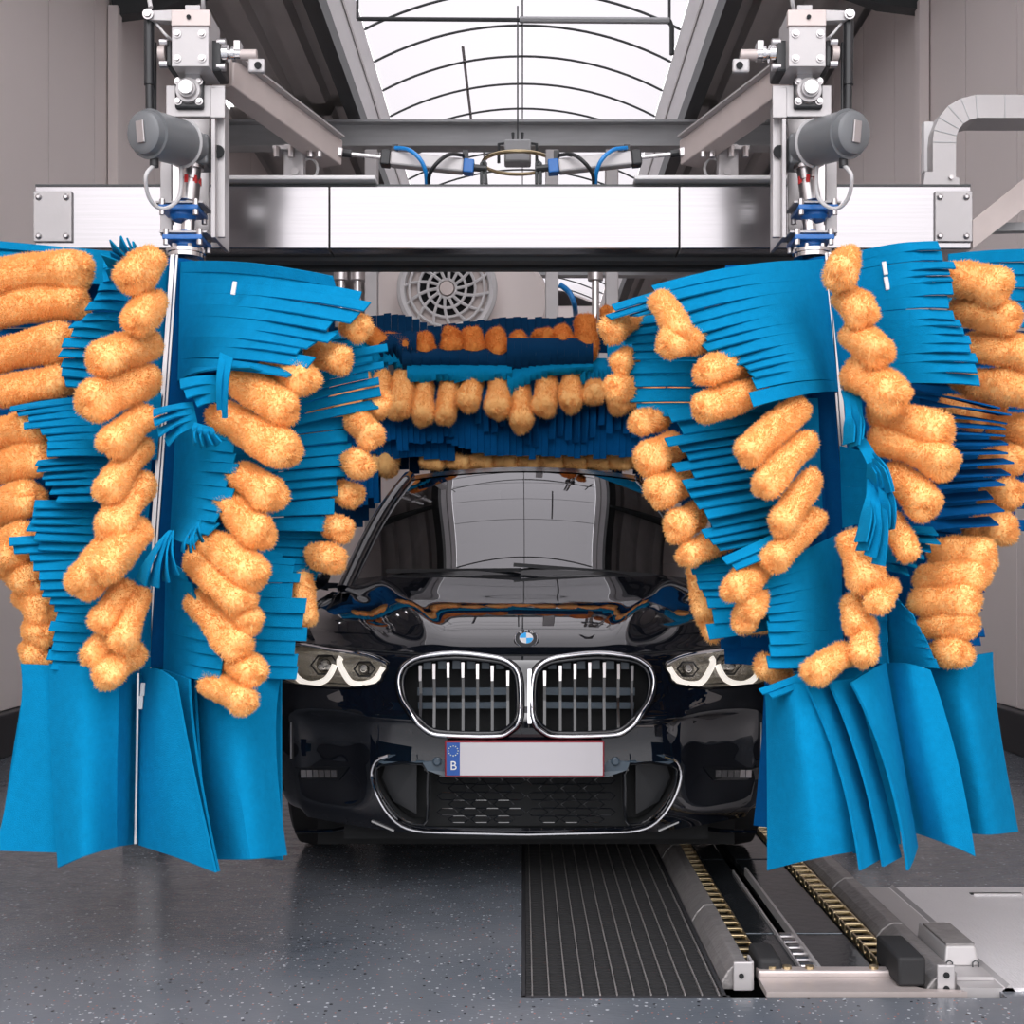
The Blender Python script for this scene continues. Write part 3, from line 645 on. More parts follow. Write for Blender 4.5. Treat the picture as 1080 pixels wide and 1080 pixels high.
# lower intake
lowfull = [(x, y) for x, y in low]
R_ = [hit(x, y, .006) for x, y in smoothcurve([(705,800,0),(716,808,0),(717,822,0),(707,848,0),(692,866,0),(672,875,0),(640,877,0),(555,879,0)], 3) for x, y in [(x, y)]] if False else [hit(p.x, p.y, .006) for p in smoothcurve([(700,797,0),(713,803,0),(717,820,0),(708,846,0),(692,866,0),(672,875,0),(640,877,0),(600,878,0),(556,879,0)], 3)]
L_ = [Vector((2*XC-p.x, p.y, p.z)) for p in R_]
MB().tube(R_+L_[::-1][1:], .006, 8).build('intake_trim', 'chrome', car)
li = MB().box((XC, Y0+.13, .37), (1.0, .01, .30)).build('lower_intake', 'dark', car)
m = MB()
def strip(m, a, b, r=.0018): m.tube([a, b], r, 4)
for s in (1, -1):
    for r in range(6):
        y = 824+r*8.6
        for k in range(5):
            x = 556+k*24+(12 if r % 2 else 0)
            if x+22 > 659: continue
            z = [hit(xx, yy, -.02, s) for xx, yy in ((x, y), (x+5, y-4), (x+17, y-4), (x+22, y), (x+17, y+4), (x+5, y+4))]
            m.tube(z, .0021, 4, closed=True)
m.build('honeycomb', 'trimb', li, angle=0)
# bumper centre strip under the plate and flat sensor band
m = MB(); q = [(556,790),(700,796),(712,803),(704,806),(664,804),(661,812),(640,819),(556,819)]
for s in (1, -1): m.prism(hpoly(q, .004, s), (0, .01, 0))
m.build('sensor_band', 'shutter', car, angle=0)
# number plate
npl = MB().prism([W(x, y, Y0-.045) for x, y in ((469, 781.5), (637.5, 781.5), (637.5, 819.5), (469, 819.5))], (0, .02, 0)).build('number_plate', 'numred', car, angle=0, bevel=.003)
MB().prism([W(x, y, Y0-.048) for x, y in ((471, 783.3), (635.7, 783.3), (635.7, 817.8), (471, 817.8))], (0, .004, 0)).build('plate_face', 'numwhite', npl, angle=0)
MB().prism([W(x, y, Y0-.0495) for x, y in ((471, 783.3), (485, 783.3), (485, 817.8), (471, 817.8))], (0, .004, 0)).build('blue_band', 'eublue', npl, angle=0)
m = MB(); c = W(478, 792, Y0-.0515)
for k in range(12):
    a = k*math.pi/6; cc = c+Vector((math.cos(a)*.0155, 0, math.sin(a)*.0155)); m.prism([cc+Vector((math.cos(b)*(.0026 if j % 2 == 0 else .0012), 0, math.sin(b)*(.0026 if j % 2 == 0 else .0012))) for j, b in enumerate(np.linspace(0, 2*math.pi, 11)[:-1])], (0, .001, 0))
m.build('star_circle', mat('pale yellow print', (.6, .65, .5), .5), npl, angle=0)
tag(text_mesh('B', .040, W(478.2, 808, Y0-.0515), (1, 0, 0), (0, 0, 1), MB()).build('country_letter', 'white', npl, angle=0), 'white letter B')
MB().box((XC, Y0+.0, .455), (.5, .05, .08)).build('plate_holder', 'trimb', car, angle=0)
# bonnet roundel
c = hit(555, 675.5, .004); h2 = bvh.ray_cast(camp, (W(555, 675.5, 1)-camp).normalized()); n_ = h2[1]; n_ = n_ if n_.y < 0 else -n_
n_ = (n_+Vector((0, -.55, 0))).normalized()
em = MB().lathe(c-n_*.012, c+n_*.006, [(0, .040), (.8, .041), (1, .038)], 40).build('bonnet_badge', 'chrome', car)
up = (Vector((0, 0, 1))-n_*n_.z).normalized(); rt = up.cross(n_).normalized(); rt = rt if rt.x > 0 else -rt
def disc(r, off, mt, nm, a0=0, a1=2*math.pi):
    c_ = c+n_*off; n = 24; pts = [c_+(rt*math.cos(a)+up*math.sin(a))*r for a in np.linspace(a0, a1, n)]
    if a1-a0 < 6: pts = [c_]+pts
    else: pts = pts[:-1]
    MB().prism(pts, n_*.001).build(nm, mt, em, angle=0)
disc(.037, .006, 'trimb', 'black_ring')
disc(.0235, .007, 'chrome', 'inner_rim')
for k in range(4): disc(.022, .008, 'white' if k % 2 == 0 else M.setdefault('badgeblue', mat('badge blue', (.02, .35, .75), .3)), 'quadrant', k*math.pi/2, (k+1)*math.pi/2)
for ch_, an in (('B', 128), ('M', 90), ('W', 52)):
    a = math.radians(an); d = rt*math.cos(a)+up*math.sin(a); tr = rt*math.sin(a)-up*math.cos(a)
    text_mesh(ch_, .014, c+n_*.008+d*.030, tr, d, MB(), .0004).build('badge_letter', 'white', em, angle=0)
# sill highlight trim at side
for s in (1, -1):
    pts = [cw((.915, y, .30), s) for y in (1.3, 2.2, 3.1)]; MB().tube(pts, .02, 8).build('side_sill', 'trimb', car)
# ================= WASH BRUSHES =================
def felt_sheet(axZ, root, tip, n, parent, mt='felt', slit=.35, bulge=.03, jl=.06, tilt=.006, gap=.012, mid=None, seed=1, lat=1, seg=10, thick=.0045, droop=0.0, fan=.0):
    """root/tip: polylines of (px, py, d) where d is metres towards the viewer from the brush axis plane"""
    rng = random.Random(seed)
    T_ = lambda t: interp(T, t)
    cv = lambda P: [W(a, b, axZ-d) for a, b, d in P]
    R, T = cv(root), cv(tip); Mi = cv(mid) if mid else None
    m = MB(); out = Vector((0, -1, 0)); wmin = sum((T[i+1]-T[i]).length for i in range(len(T)-1))/n*.45
    for i in range(n):
        t0, t1 = i/n, (i+1)/n; le = 1+rng.uniform(-jl, jl); dz = rng.uniform(-1, 1)*tilt; dv = rng.uniform(-.5, .5)*gap/n*2 ; tw = tilt*rng.uniform(.6, 1.4)
        secs = []; sl = slit+rng.uniform(-.14, .16) if slit < 1 else slit
        for k in range(seg+1):
            s0 = k/seg; s = s0*(1+(le-1)) ; f = max(0, (s0-sl)/(1-sl)) if slit < 1 and sl < 1 else 0
            ring = []
            for q in range(lat+1):
                u = q/lat; t = t0+(t1-t0)*u
                if slit < 1: t = t+((.5-u)*gap/n*1.2+dv*.6)*min(1, f*3)
                a, b = interp(R, t), interp(T, t)
                if slit < 1 and not Mi:
                    cr, ct_ = interp(R, (t0+t1)/2), interp(T, (t0+t1)/2); dr_ = (ct_-cr).normalized(); wv = T_(t1)-T_(t0); wv = wv-dr_*wv.dot(dr_); wl = max(wv.length, wmin)*(1-gap); wv = wv.normalized()*wl if wv.length > 1e-6 else wv; b = ct_+dr_*((le-1)*.0)+wv*(u-.5+dv*.3)
                if Mi:
                    c = interp(Mi, t); p = a*(2*(s-.5)*(s-1))+c*(-4*s*(s-1))+b*(2*s*(s-.5))
                else: p = a.lerp(b, s)
                p = p+out*(bulge*4*s*(1-s))+Vector((0, 0, -droop*s*s))
                p = p+out*(dz*f+(tw*(u-.5)*2)*min(1, f*2.5))
                ring.append(p)
            secs.append(ring)
        hw = thick/2; vs = []; fs = []; L1 = lat+1
        for k in range(seg+1):
            a = secs[max(k-1, 0)]; b = secs[min(k+1, seg)]
            for q in range(L1):
                du = secs[k][min(q+1, lat)]-secs[k][max(q-1, 0)]; dv_ = b[q]-a[q]; nn = du.cross(dv_)
                nn = nn.normalized() if nn.length > 1e-9 else out
                vs += [secs[k][q]+nn*hw, secs[k][q]-nn*hw]
        ix = lambda k, q, z: (k*L1+q)*2+z
        for k in range(seg):
            for q in range(lat): fs += [(ix(k,q,0), ix(k,q+1,0), ix(k+1,q+1,0), ix(k+1,q,0)), (ix(k,q,1), ix(k+1,q,1), ix(k+1,q+1,1), ix(k,q+1,1))]
            fs += [(ix(k,0,0), ix(k+1,0,0), ix(k+1,0,1), ix(k,0,1)), (ix(k,lat,0), ix(k,lat,1), ix(k+1,lat,1), ix(k+1,lat,0))]
        for q in range(lat): fs += [(ix(0,q,0), ix(0,q,1), ix(0,q+1,1), ix(0,q+1,0)), (ix(seg,q,0), ix(seg,q+1,0), ix(seg,q+1,1), ix(seg,q,1))]
        m.add(vs, fs)
    return m.build('felt_sheet', mt, parent, angle=40)
def fleece_tube(P0, P1, r, parent, mt='fleece', seed=0, dens=130000, hair=.0115):
    rng = np.random.default_rng(seed); d = P1-P0; L = max(d.length, .012); e = d.normalized(); a = e.orthogonal().normalized(); b = e.cross(a)
    e, a, b, p0 = [np.array(v) for v in (e, a, b, P0)]
    bend = np.array((0, 0, -1.0))*.03*L*rng.uniform(-.2, 1.4)
    k1, k2, k3 = rng.uniform(0, 6.28, 3)
    def surf(s, th):   # s in [-1..2]: -1..0 root cap, 0..1 body, 1..2 tip cap
        sb = np.clip(s, 0, 1); cap = np.where(s < 0, -s, np.where(s > 1, s-1, 0))*math.pi/2
        rr = r*(.84+.16*sb)*(1+.07*np.sin(3*th+k1+4*sb)+.05*np.sin(2*th+k2)+.06*np.sin(7*sb+k3))
        rad = rr*np.cos(cap)**.62; ax = sb*L+np.sign(s-.5)*np.sin(cap)*rr*np.where(s > 1, .75, .8)
        nr = np.cos(th)[:, None]*a+np.sin(th)[:, None]*b
        p = p0+e*ax[:, None]+nr*rad[:, None]+bend*(4*sb*(1-sb)*-1)[:, None]
        n = nr*np.cos(cap)[:, None]+e*(np.sign(s-.5)*np.sin(cap))[:, None]
        return p, n
    S_ = np.concatenate([np.linspace(-1, 0, 5)[:-1], np.linspace(0, 1, 9), np.linspace(1, 2, 6)[1:]]); TH = np.linspace(0, 2*math.pi, 19)[:-1]
    ss, tt = np.meshgrid(S_, TH, indexing='ij'); p, pn = surf(ss.ravel(), tt.ravel()); p = p+rng.normal(0, r*.012, p.shape)
    nS, nT = len(S_), len(TH)
    faces = [(i*nT+j, i*nT+(j+1) % nT, (i+1)*nT+(j+1) % nT, (i+1)*nT+j) for i in range(nS-1) for j in range(nT)]
    area = 2*math.pi*r*(L+1.6*r); N = int(area*dens)
    fb = .8*r/(L+1.6*r); u = rng.random(N); s = np.where(u < fb, -u/fb, np.where(u > 1-fb, 1+(u-1+fb)/fb, (u-fb)/(1-2*fb)))
    th = rng.random(N)*2*math.pi; q, n = surf(s, th)
    dr = n+e*.35+rng.normal(0, .42, n.shape)+np.array((0, 0, -.15)); dr /= np.linalg.norm(dr, axis=1)[:, None]
    clump = .85+.25*np.sin(th*5+s*9+k2)*np.sin(s*13+k1)
    ln = hair*rng.uniform(.5, 1.15, N)*clump.clip(.5, 1.3)
    sd = np.cross(dr, rng.normal(0, 1, n.shape)); sd /= np.linalg.norm(sd, axis=1)[:, None]; wd = .0016
    v0, v1, v2 = q-n*.003-sd*wd, q-n*.003+sd*wd, q+dr*ln[:, None]; gn = np.cross(v1-v0, v2-v0); fl_ = (gn*n).sum(1) < 0; t_ = v0.copy(); v0[fl_] = v1[fl_]; v1[fl_] = t_[fl_]
    V = np.stack([v0, v1, v2], 1).reshape(-1, 3)
    base = len(p); verts = np.concatenate([p, V]); 
    me = bpy.data.meshes.new('fleece_finger'); nq = len(faces); nv = len(verts)
    me.vertices.add(nv); me.vertices.foreach_set('co', verts.ravel())
    tri = (base+np.arange(3*N)); loops = np.concatenate([np.array(faces).ravel(), tri])
    me.loops.add(len(loops)); me.loops.foreach_set('vertex_index', loops.astype(np.int32))
    ls = np.concatenate([np.arange(nq)*4, nq*4+np.arange(N)*3]).astype(np.int32)
    me.polygons.add(nq+N); me.polygons.foreach_set('loop_start', ls); me.update(calc_edges=True); me.validate()
    me.materials.append(M[mt]); me.materials.append(M[mt+'_hair'])
    if len(me.polygons) == nq+N: me.polygons.foreach_set('material_index', np.concatenate([np.zeros(nq), np.ones(N)]).astype(np.int32)); me.polygons.foreach_set('use_smooth', np.concatenate([np.ones(nq), np.zeros(N)]).astype(bool))
    o = bpy.data.objects.new('fleece_finger', me); COL.objects.link(o); o.parent = parent
    o.matrix_parent_inverse = Matrix.Translation(-Vector(parent.location)); return o
def skirt(axZ, top, bot, parent, mid=None, seed=1, bulge=.01, mt='felt', thick=.007):
    sc = lambda P: [tuple(v) for v in smoothcurve(P, 6)] if P else P
    return felt_sheet(axZ, sc(top), sc(bot), 1, parent, mt, slit=2, bulge=bulge, jl=0, tilt=0, gap=0, mid=sc(mid), seed=seed, lat=24, seg=14, thick=thick)
ZA = 3.5
def fingers(lst, ax, parent, z=ZA, k=1.0, mt='fleece', seed=0):
    for i, (x0, y0, x1, y1, r, d0, d1) in enumerate(lst):
        A = W(x0, y0, z-d0); B = W(x1, y1, z-d1); fleece_tube(A, B, r*k*1.05/FP*(z-(d0+d1)/2), parent, mt, seed*100+i)
# ---------- left brush
LB = thing('wash_brush', W(152, 890, ZA), 'tall blue and apricot vertical wash brush on the left of the car', 'wash brush', None)
RB = thing('wash_brush', W(908, 890, ZA), 'tall blue and apricot vertical wash brush on the right of the car', 'wash brush', None)
def core(px0, py0, px1, py1, parent):
    a = W(px0, py0+5, ZA); b = W(px1, py1, ZA)
    MB().cyl(a, b, .055, 16).build('shaft', 'felt_shaded', parent)
    for k in range(3): 
        o = Vector(((k-1)*.0075, -.085-.006*(k == 1), 0)); MB().bar(a+o, b+o, .006, .007, up=(0, 1, 0)).build('mounting_rail', 'steel', parent, angle=0)
    return a, b
F = felt_sheet
La, Lb = core(193, 272, 163, 702, LB)
Ra, Rb = core(866, 270, 897, 700, RB)
# --- sheets of the left brush: (root, tip, strips, options)
def dd(P, d): return [(a, b, d) for a, b in P]
Ls = [
 (dd([(191,276),(188,402)], .07), [(350,292,.3),(382,312,.3),(378,324,.33),(362,342,.36),(352,357,.38),(328,368,.4),(322,378,.41),(305,396,.42),(262,388,.42)], 11, dict(slit=.58, bulge=.07)),
 (dd([(186,452),(180,566)], .09), [(240,452,.3),(247,478,.33),(246,500,.34),(240,530,.35),(230,552,.36),(204,576,.36)], 10, dict(slit=.6, bulge=.04)),
 (dd([(238,385),(240,470)], .08), [(372,345,.12),(398,366,.14),(401,385,.15),(395,405,.16),(388,434,.16)], 9, dict(bulge=.05, gap=.12)),
 (dd([(225,465),(228,560)], .08), [(366,438,.12),(370,470,.15),(368,497,.16),(355,520,.16),(359,562,.17)], 9, dict(bulge=.05, gap=.1)),
 (dd([(200,545),(205,708)], .08), [(270,575,.16),(304,592,.18),(313,612,.2),(316,650,.21),(318,685,.21),(313,716,.21)], 12, dict(bulge=.06, slit=.5)),
 (dd([(176,585),(173,706)], .11), [(192,600,.3),(205,625,.33),(214,645,.34),(222,668,.35),(234,695,.36),(230,720,.36)], 9, dict(bulge=.03, slit=.55)),
 (dd([(178,560),(184,560)], .42), [(140,612,.42),(158,620,.45),(176,616,.45),(192,603,.42)], 4, dict(slit=.1, bulge=.03, gap=-.1, tilt=.02)),
 (dd([(203,424),(208,448)], .36), [(162,432,.40),(164,452,.43),(176,472,.43)], 4, dict(slit=.2, bulge=.02, tilt=.015)),
 (dd([(232,396),(232,424)], .33), [(187,400,.36),(196,416,.38),(210,430,.38)], 3, dict(slit=.2, bulge=.02)),
 (dd([(232,372),(246,378)], .44), [(229,428,.44),(240,442,.44)], 2, dict(slit=.2, bulge=.02)),
 (dd([(205,446),(225,452)], .40), [(203,468,.42),(215,472,.44),(240,470,.42)], 4, dict(slit=.2, bulge=.02, tilt=.02)),
 (dd([(200,560),(212,548)], .42), [(190,582,.42),(204,584,.44),(214,566,.42)], 4, dict(slit=.2, bulge=.02, tilt=.02)),
 (dd([(218,556),(206,612)], .08), [(364,560,.1),(346,588,.12),(326,612,.14)], 6, dict(bulge=.04)),
 # left half
 (dd([(178,282),(170,425)], .06), [(108,272,.26),(108,298,.28),(98,315,.3),(86,335,.31),(73,350,.32),(68,370,.33),(58,388,.34),(72,408,.34)], 13, dict(slit=.5, bulge=.05, tilt=.012)),
 (dd([(160,288),(158,300)], .28), [(112,292,.36),(112,276,.38),(120,262,.38),(134,252,.38),(146,262,.36)], 7, dict(slit=.2, bulge=.02, tilt=.03)),
 (dd([(170,415),(165,485)], .1), [(3,430,.26),(26,438,.29),(32,452,.31),(52,466,.33),(54,482,.34)], 8, dict(bulge=.06, slit=.5)),
 (dd([(160,480),(155,532)], .1), [(40,486,.32),(44,498,.33),(54,512,.34),(60,530,.35)], 6, dict(bulge=.05, tilt=.02)),
 (dd([(158,530),(150,585)], .1), [(32,528,.32),(36,545,.33),(33,560,.34),(38,580,.35)], 6, dict(bulge=.05, tilt=.012)),
 (dd([(160,560),(158,707)], .09), [(9,567,.34),(33,592,.34),(48,622,.33),(60,645,.31),(54,676,.31),(49,706,.31)], 15, dict(slit=.62, bulge=.05, tilt=.006, gap=.03)),
 (dd([(150,268),(150,300)], .02), dd([(-25,252),(-20,300)], -.05), 5, dict(bulge=.0)),
 (dd([(150,300),(150,560)], -.05), dd([(-25,300),(0,580)], -.1), 18, dict(bulge=.0, mt='felt_shaded')),
 (dd([(170,430),(165,700)], .02), dd([(70,450),(75,700)], .1), 14, dict(bulge=.0, mt='felt_shaded', slit=.7)),
 (dd([(185,400),(175,640)], .03), dd([(300,420),(270,650)], .05), 14, dict(bulge=.0, mt='felt_shaded', slit=.7)),
]
for i, (r_, t_, n_, kw) in enumerate(Ls):
    kw = dict(kw); mt = kw.pop('mt', 'felt'); F(ZA, r_, t_, n_, LB, mt, seed=i+1, **kw)
Lf = [ # far-left fingers
 (-14,299,76,286,20,.05,.18),(-14,335,78,318,17,.05,.18),(-14,380,64,359,17,.08,.2),(-14,416,62,403,15,.08,.2),(-14,467,38,449,17,.1,.22),(-14,499,42,484,16,.1,.24),
 (-8,543,30,526,17,.1,.24),(0,583,28,567,17,.1,.24),(5,596,16,582,15,.1,.22),(18,606,33,612,16,.1,.22),(30,630,46,645,17,.1,.22),(38,660,45,668,15,.1,.22),(34,688,41,690,14,.1,.2),
 # centre-left column
 (159,276,139,292,18,.36,.42),(160,318,147,337,17,.34,.42),(156,363,110,379,18,.3,.44),(154,400,100,423,19,.3,.44),(153,440,120,467,15,.32,.44),(149,474,114,516,14,.32,.44),
 (149,512,120,554,17,.32,.42),(141,560,90,612,20,.3,.45),(146,560,112,598,16,.36,.5),(130,622,109,654,13,.34,.42),(146,630,130,674,13,.32,.43),(116,674,97,692,12,.34,.4),(141,690,114,712,14,.32,.42),
 # right column
 (332,371,358,380,13,.2,.3),(370,342,378,346,13,.2,.28),(287,391,320,400,16,.28,.4),(250,401,298,431,17,.3,.42),(236,440,298,474,19,.28,.42),(255,503,284,521,17,.3,.4),(242,533,272,561,18,.3,.4),
 (216,572,264,605,19,.3,.42),(209,593,252,634,18,.32,.42),(246,634,262,654,14,.3,.4),(210,636,250,680,16,.3,.4),(247,697,266,709,15,.32,.4),(222,722,256,739,14,.32,.42),
 (376,445,391,459,13,.15,.2),(372,488,379,490,14,.15,.2),(360,518,367,522,11,.1,.14),(350,555,359,558,13,.15,.18),(335,586,350,590,15,.15,.2),(320,610,321,650,11,.14,.16),(395,430,398,424,14,.1,.12),(300,470,345,440,12,-.0,.05)]
Lf.append((375, 520, 368, 525, 11, .05, .08))
fingers(Lf, 0, LB, seed=1)
# skirts
K = skirt
for i, (a, b, mid) in enumerate([
 (dd([(22,700),(58,702)], .24), [(-4,897,.27),(64,899,.30)], [(22,770,.24),(58,790,.28)]),
 ([(53,700,.28),(90,702,.34),(126,705,.30)], [(62,915,.34),(92,902,.40),(122,893,.30)], [(57,800,.30),(90,800,.37),(124,800,.3)]),
 ([(126,703,.30),(150,706,.12)], [(122,893,.30),(142,890,.14)], None),
 ([(151,705,.20),(168,706,.30),(186,718,.36)], [(147,891,.20),(190,905,.34),(228,920,.42)], [(149,800,.20),(172,800,.31),(203,802,.38)]),
 ([(172,706,.18),(200,716,.30)], [(175,895,.2),(231,919,.36)], [(172,800,.18),(210,802,.32)]),
 ([(176,706,.12),(206,714,.22)], [(180,890,.14),(219,912,.28)], [(176,800,.12),(212,802,.25)]),
 ([(200,703,.16),(250,705,.25),(297,708,.18)], [(229,906,.22),(265,906,.32),(302,902,.22)], [(206,800,.16),(250,790,.30),(291,785,.20)]),
 ([(160,700,-.05),(297,708,.1)], [(170,895,-.05),(298,907,.15)], None),
 (dd([(30,700),(150,704)], -.05), dd([(0,893),(150,885)], -.05), None)]): K(ZA, a, b, LB, mid, seed=i)
def clip(px, py, d, parent, s=1): MB().bar(W(px, py-7, ZA-d), W(px-s*2.5, py+7, ZA-d), .012, .006, up=(0, 1, 0)).build('hook_tape', 'white', parent, angle=0, bevel=.002)
clip(248, 304, .28, LB); clip(151, 727, .235, LB, .4); clip(149, 741, .235, LB, .4)
MB().bar(W(146, 710, ZA-.23), W(143, 890, ZA-.23), .006, .006, up=(0, 1, 0)).build('edge_strip', 'bright', LB, angle=0)
# ---------- right brush
Rs = [
 (dd([(868,273),(872,300)], .09), [(642,322,.22),(647,333,.24),(690,330,.28)], 3, dict(slit=.5, bulge=.08)),
 (dd([(869,275),(884,413)], .09), [(690,300,.28),(702,315,.3),(720,335,.33),(735,352,.35),(748,365,.36),(768,380,.38),(785,390,.39),(797,402,.4),(800,428,.41)], 13, dict(slit=.6, bulge=.08)),
 (dd([(850,320),(850,445)], .05), [(649,338,.12),(654,358,.14),(664,375,.16),(670,405,.17),(676,441,.18)], 9, dict(bulge=.06, gap=.08)),
 (dd([(862,420),(868,562)], .08), [(701,432,.26),(712,462,.29),(716,480,.30),(725,500,.31),(730,520,.32),(742,545,.33),(752,565,.33),(762,580,.33)], 15, dict(bulge=.05, slit=.3, tilt=.016)),
 (dd([(838,552),(846,572)], .34), [(758,590,.4),(772,603,.42)], 2, dict(bulge=.03, slit=.1)),
 (dd([(850,580),(850,655)], .1), [(726,590,.2),(732,611,.22),(746,632,.24),(753,674,.25)], 8, dict(bulge=.05)),
 (dd([(886,562),(889,700)], .12), [(797,600,.34),(800,628,.36),(806,659,.37),(811,705,.38)], 11, dict(bulge=.05, slit=.55)),
 (dd([(862,700),(862,716)], .3), [(800,728,.36),(812,736,.37)], 2, dict(bulge=.02)),
 # right half
 ([(872,274,.09),(886,408,.09)], [(993,254,.26),(1005,280,.28),(1000,297,.29),(1010,333,.31),(1018,353,.32),(1028,377,.33),(1032,407,.34)], 15, dict(slit=.6, bulge=.06, tilt=.01)),
 (dd([(1000,268),(1000,340)], -.02), dd([(1110,262),(1110,350)], -.1), 6, dict(bulge=.02)),
 (dd([(905,400),(930,565)], .08), [(1052,428,.22),(1056,447,.24),(1050,465,.25),(1056,490,.26),(1050,520,.27),(1040,557,.28)], 13, dict(bulge=.04, slit=.3, gap=.3, tilt=.035, mt='felt_shaded')),
 (dd([(886,470),(889,557)], .1), [(916,478,.2),(922,548,.2)], 4, dict(bulge=.0, slit=.9)),
 (dd([(887,412),(907,414)], .3), [(890,466,.36),(900,471,.38),(905,466,.38)], 3, dict(bulge=.03, tilt=.02)),
 (dd([(898,462),(912,462)], .36), [(922,515,.42),(938,520,.44)], 4, dict(bulge=.03, tilt=.03)),
 (dd([(914,505),(930,512)], .4), [(901,574,.46),(914,580,.48),(930,602,.47)], 4, dict(bulge=.03, tilt=.02, slit=.2)),
 (dd([(920,500),(935,505)], .4), [(930,555,.44),(942,556,.45)], 2, dict(bulge=.03, tilt=.02, slit=.2)),
 (dd([(925,555),(925,600)], .2), [(990,556,.3),(984,575,.32),(968,590,.34),(955,608,.34)], 6, dict(bulge=.03, tilt=.03, gap=.1)),
 (dd([(915,600),(934,698)], .14), [(944,630,.28),(962,648,.3),(972,665,.31),(982,682,.32),(990,705,.32)], 9, dict(bulge=.03, slit=.7)),
 (dd([(893,562),(897,700)], .12), [(930,565,.2),(936,700,.2)], 6, dict(bulge=.0, slit=.9)),
 (dd([(930,540),(940,690)], .0), dd([(1047,560),(1032,690)], .04), 14, dict(bulge=.0, mt='felt_shaded')),
 (dd([(880,340),(880,560)], -.05), dd([(1100,350),(1075,560)], -.1), 18, dict(bulge=.0, mt='felt_shaded')),
 (dd([(870,430),(880,700)], -.02), dd([(730,450),(770,700)], .0), 16, dict(bulge=.0, mt='felt_shaded', slit=.7)),
]
for i, (r_, t_, n_, kw) in enumerate(Rs):
    kw = dict(kw); mt = kw.pop('mt', 'felt'); F(ZA, r_, t_, n_, RB, mt, seed=i+41, **kw)
Rf = [(893,275,886,288,16,.36,.42),(893,314,909,331,16,.34,.4),(900,354,926,371,17,.34,.42),(905,394,938,417,19,.32,.43),(930,436,988,454,17,.3,.42),(930,464,993,487,17,.3,.44),
 (944,504,974,530,17,.3,.42),(942,548,957,582,11,.34,.42),
 (696,318,716,350,13,.3,.42),(738,358,708,362,14,.3,.42),(780,386,747,392,15,.3,.41),(797,412,746,430,16,.3,.41),
 (842,431,791,477,15,.3,.44),(850,467,808,511,14,.32,.44),(855,506,826,551,14,.32,.44),(858,548,818,588,15,.3,.42),(806,600,776,621,15,.3,.42),(800,622,790,642,14,.3,.4),(788,652,784,656,12,.3,.38),
 (668,332,646,348,13,.12,.2),(664,378,655,383,11,.12,.18),(666,414,650,409,13,.12,.2),(697,441,676,446,12,.15,.22),(708,471,686,485,16,.18,.26),(720,508,698,518,16,.2,.28),(732,545,716,555,15,.2,.28),
 (764,571,727,585,13,.2,.28),(734,602,742,644,10,.12,.16),(742,650,752,668,9,.1,.14),
 (892,690,861,708,14,.36,.44),(828,716,807,702,11,.22,.3),(901,574,914,610,18,.34,.42),(937,620,925,635,12,.38,.45),(899,636,902,658,12,.34,.4),(913,660,911,690,13,.38,.43),
 (1008,294,1048,303,18,.18,.28),(1012,329,1062,335,16,.16,.26),(1028,365,1086,374,17,.14,.26),(1036,405,1086,411,18,.14,.24),(1056,450,1090,455,16,.08,.18),(1046,487,1068,485,15,.1,.16),(1045,526,1066,520,15,.1,.16),
 (1030,560,1056,558,16,.14,.2),(992,584,1034,587,17,.2,.3),(978,610,1028,608,17,.22,.32),(972,634,1018,634,16,.24,.33),(980,660,1018,658,15,.24,.33),(994,688,1010,688,16,.24,.32),(1000,430,1030,440,14,.05,.1),(1010,395,1050,425,13,.0,.1)]
fingers(Rf, 0, RB, seed=2)
for i, (a, b, mid) in enumerate([
 ([(808,727,.24),(830,722,.34),(852,722,.36)], [(810,918,.30),(860,905,.42),(906,897,.36)], [(809,800,.26),(845,795,.40),(877,795,.37)]),
 ([(850,724,.38),(876,718,.32)], [(907,918,.44),(930,905,.36)], [(884,810,.41),(905,812,.32)]),
 ([(874,720,.38),(900,716,.32)], [(931,914,.42),(950,904,.36)], [(907,810,.41),(925,812,.32)]),
 ([(897,720,.40),(916,708,.36),(933,699,.26)], [(957,918,.42),(962,908,.38),(967,893,.30)], [(934,810,.42),(945,812,.36),(952,812,.28)]),
 ([(934,699,.22),(958,700,.32),(981,707,.33)], [(966,878,.24),(1000,890,.38),(1028,903,.38)], [(944,790,.22),(975,795,.35),(1007,797,.36)]),
 ([(975,700,.18),(1010,694,.24),(1046,688,.14)], [(1015,878,.2),(1045,880,.28),(1073,877,.18)], [(995,790,.18),(1025,775,.26),(1051,762,.15)]),
 ([(950,704,.12),(975,705,.2)], [(985,880,.15),(1010,882,.2)], None),
 (dd([(815,705),(930,704)], .0), dd([(815,890),(950,890)], .0), None),
 ([(860,720,.22),(900,716,.2)], [(900,900,.26),(945,895,.22)], None)]): K(ZA, a, b, RB, mid, seed=i+20)
clip(932, 283, .24, RB, -1); clip(934, 299, .24, RB, -1); clip(944, 722, .245, RB, -.3); clip(945, 731, .245, RB, -.3)
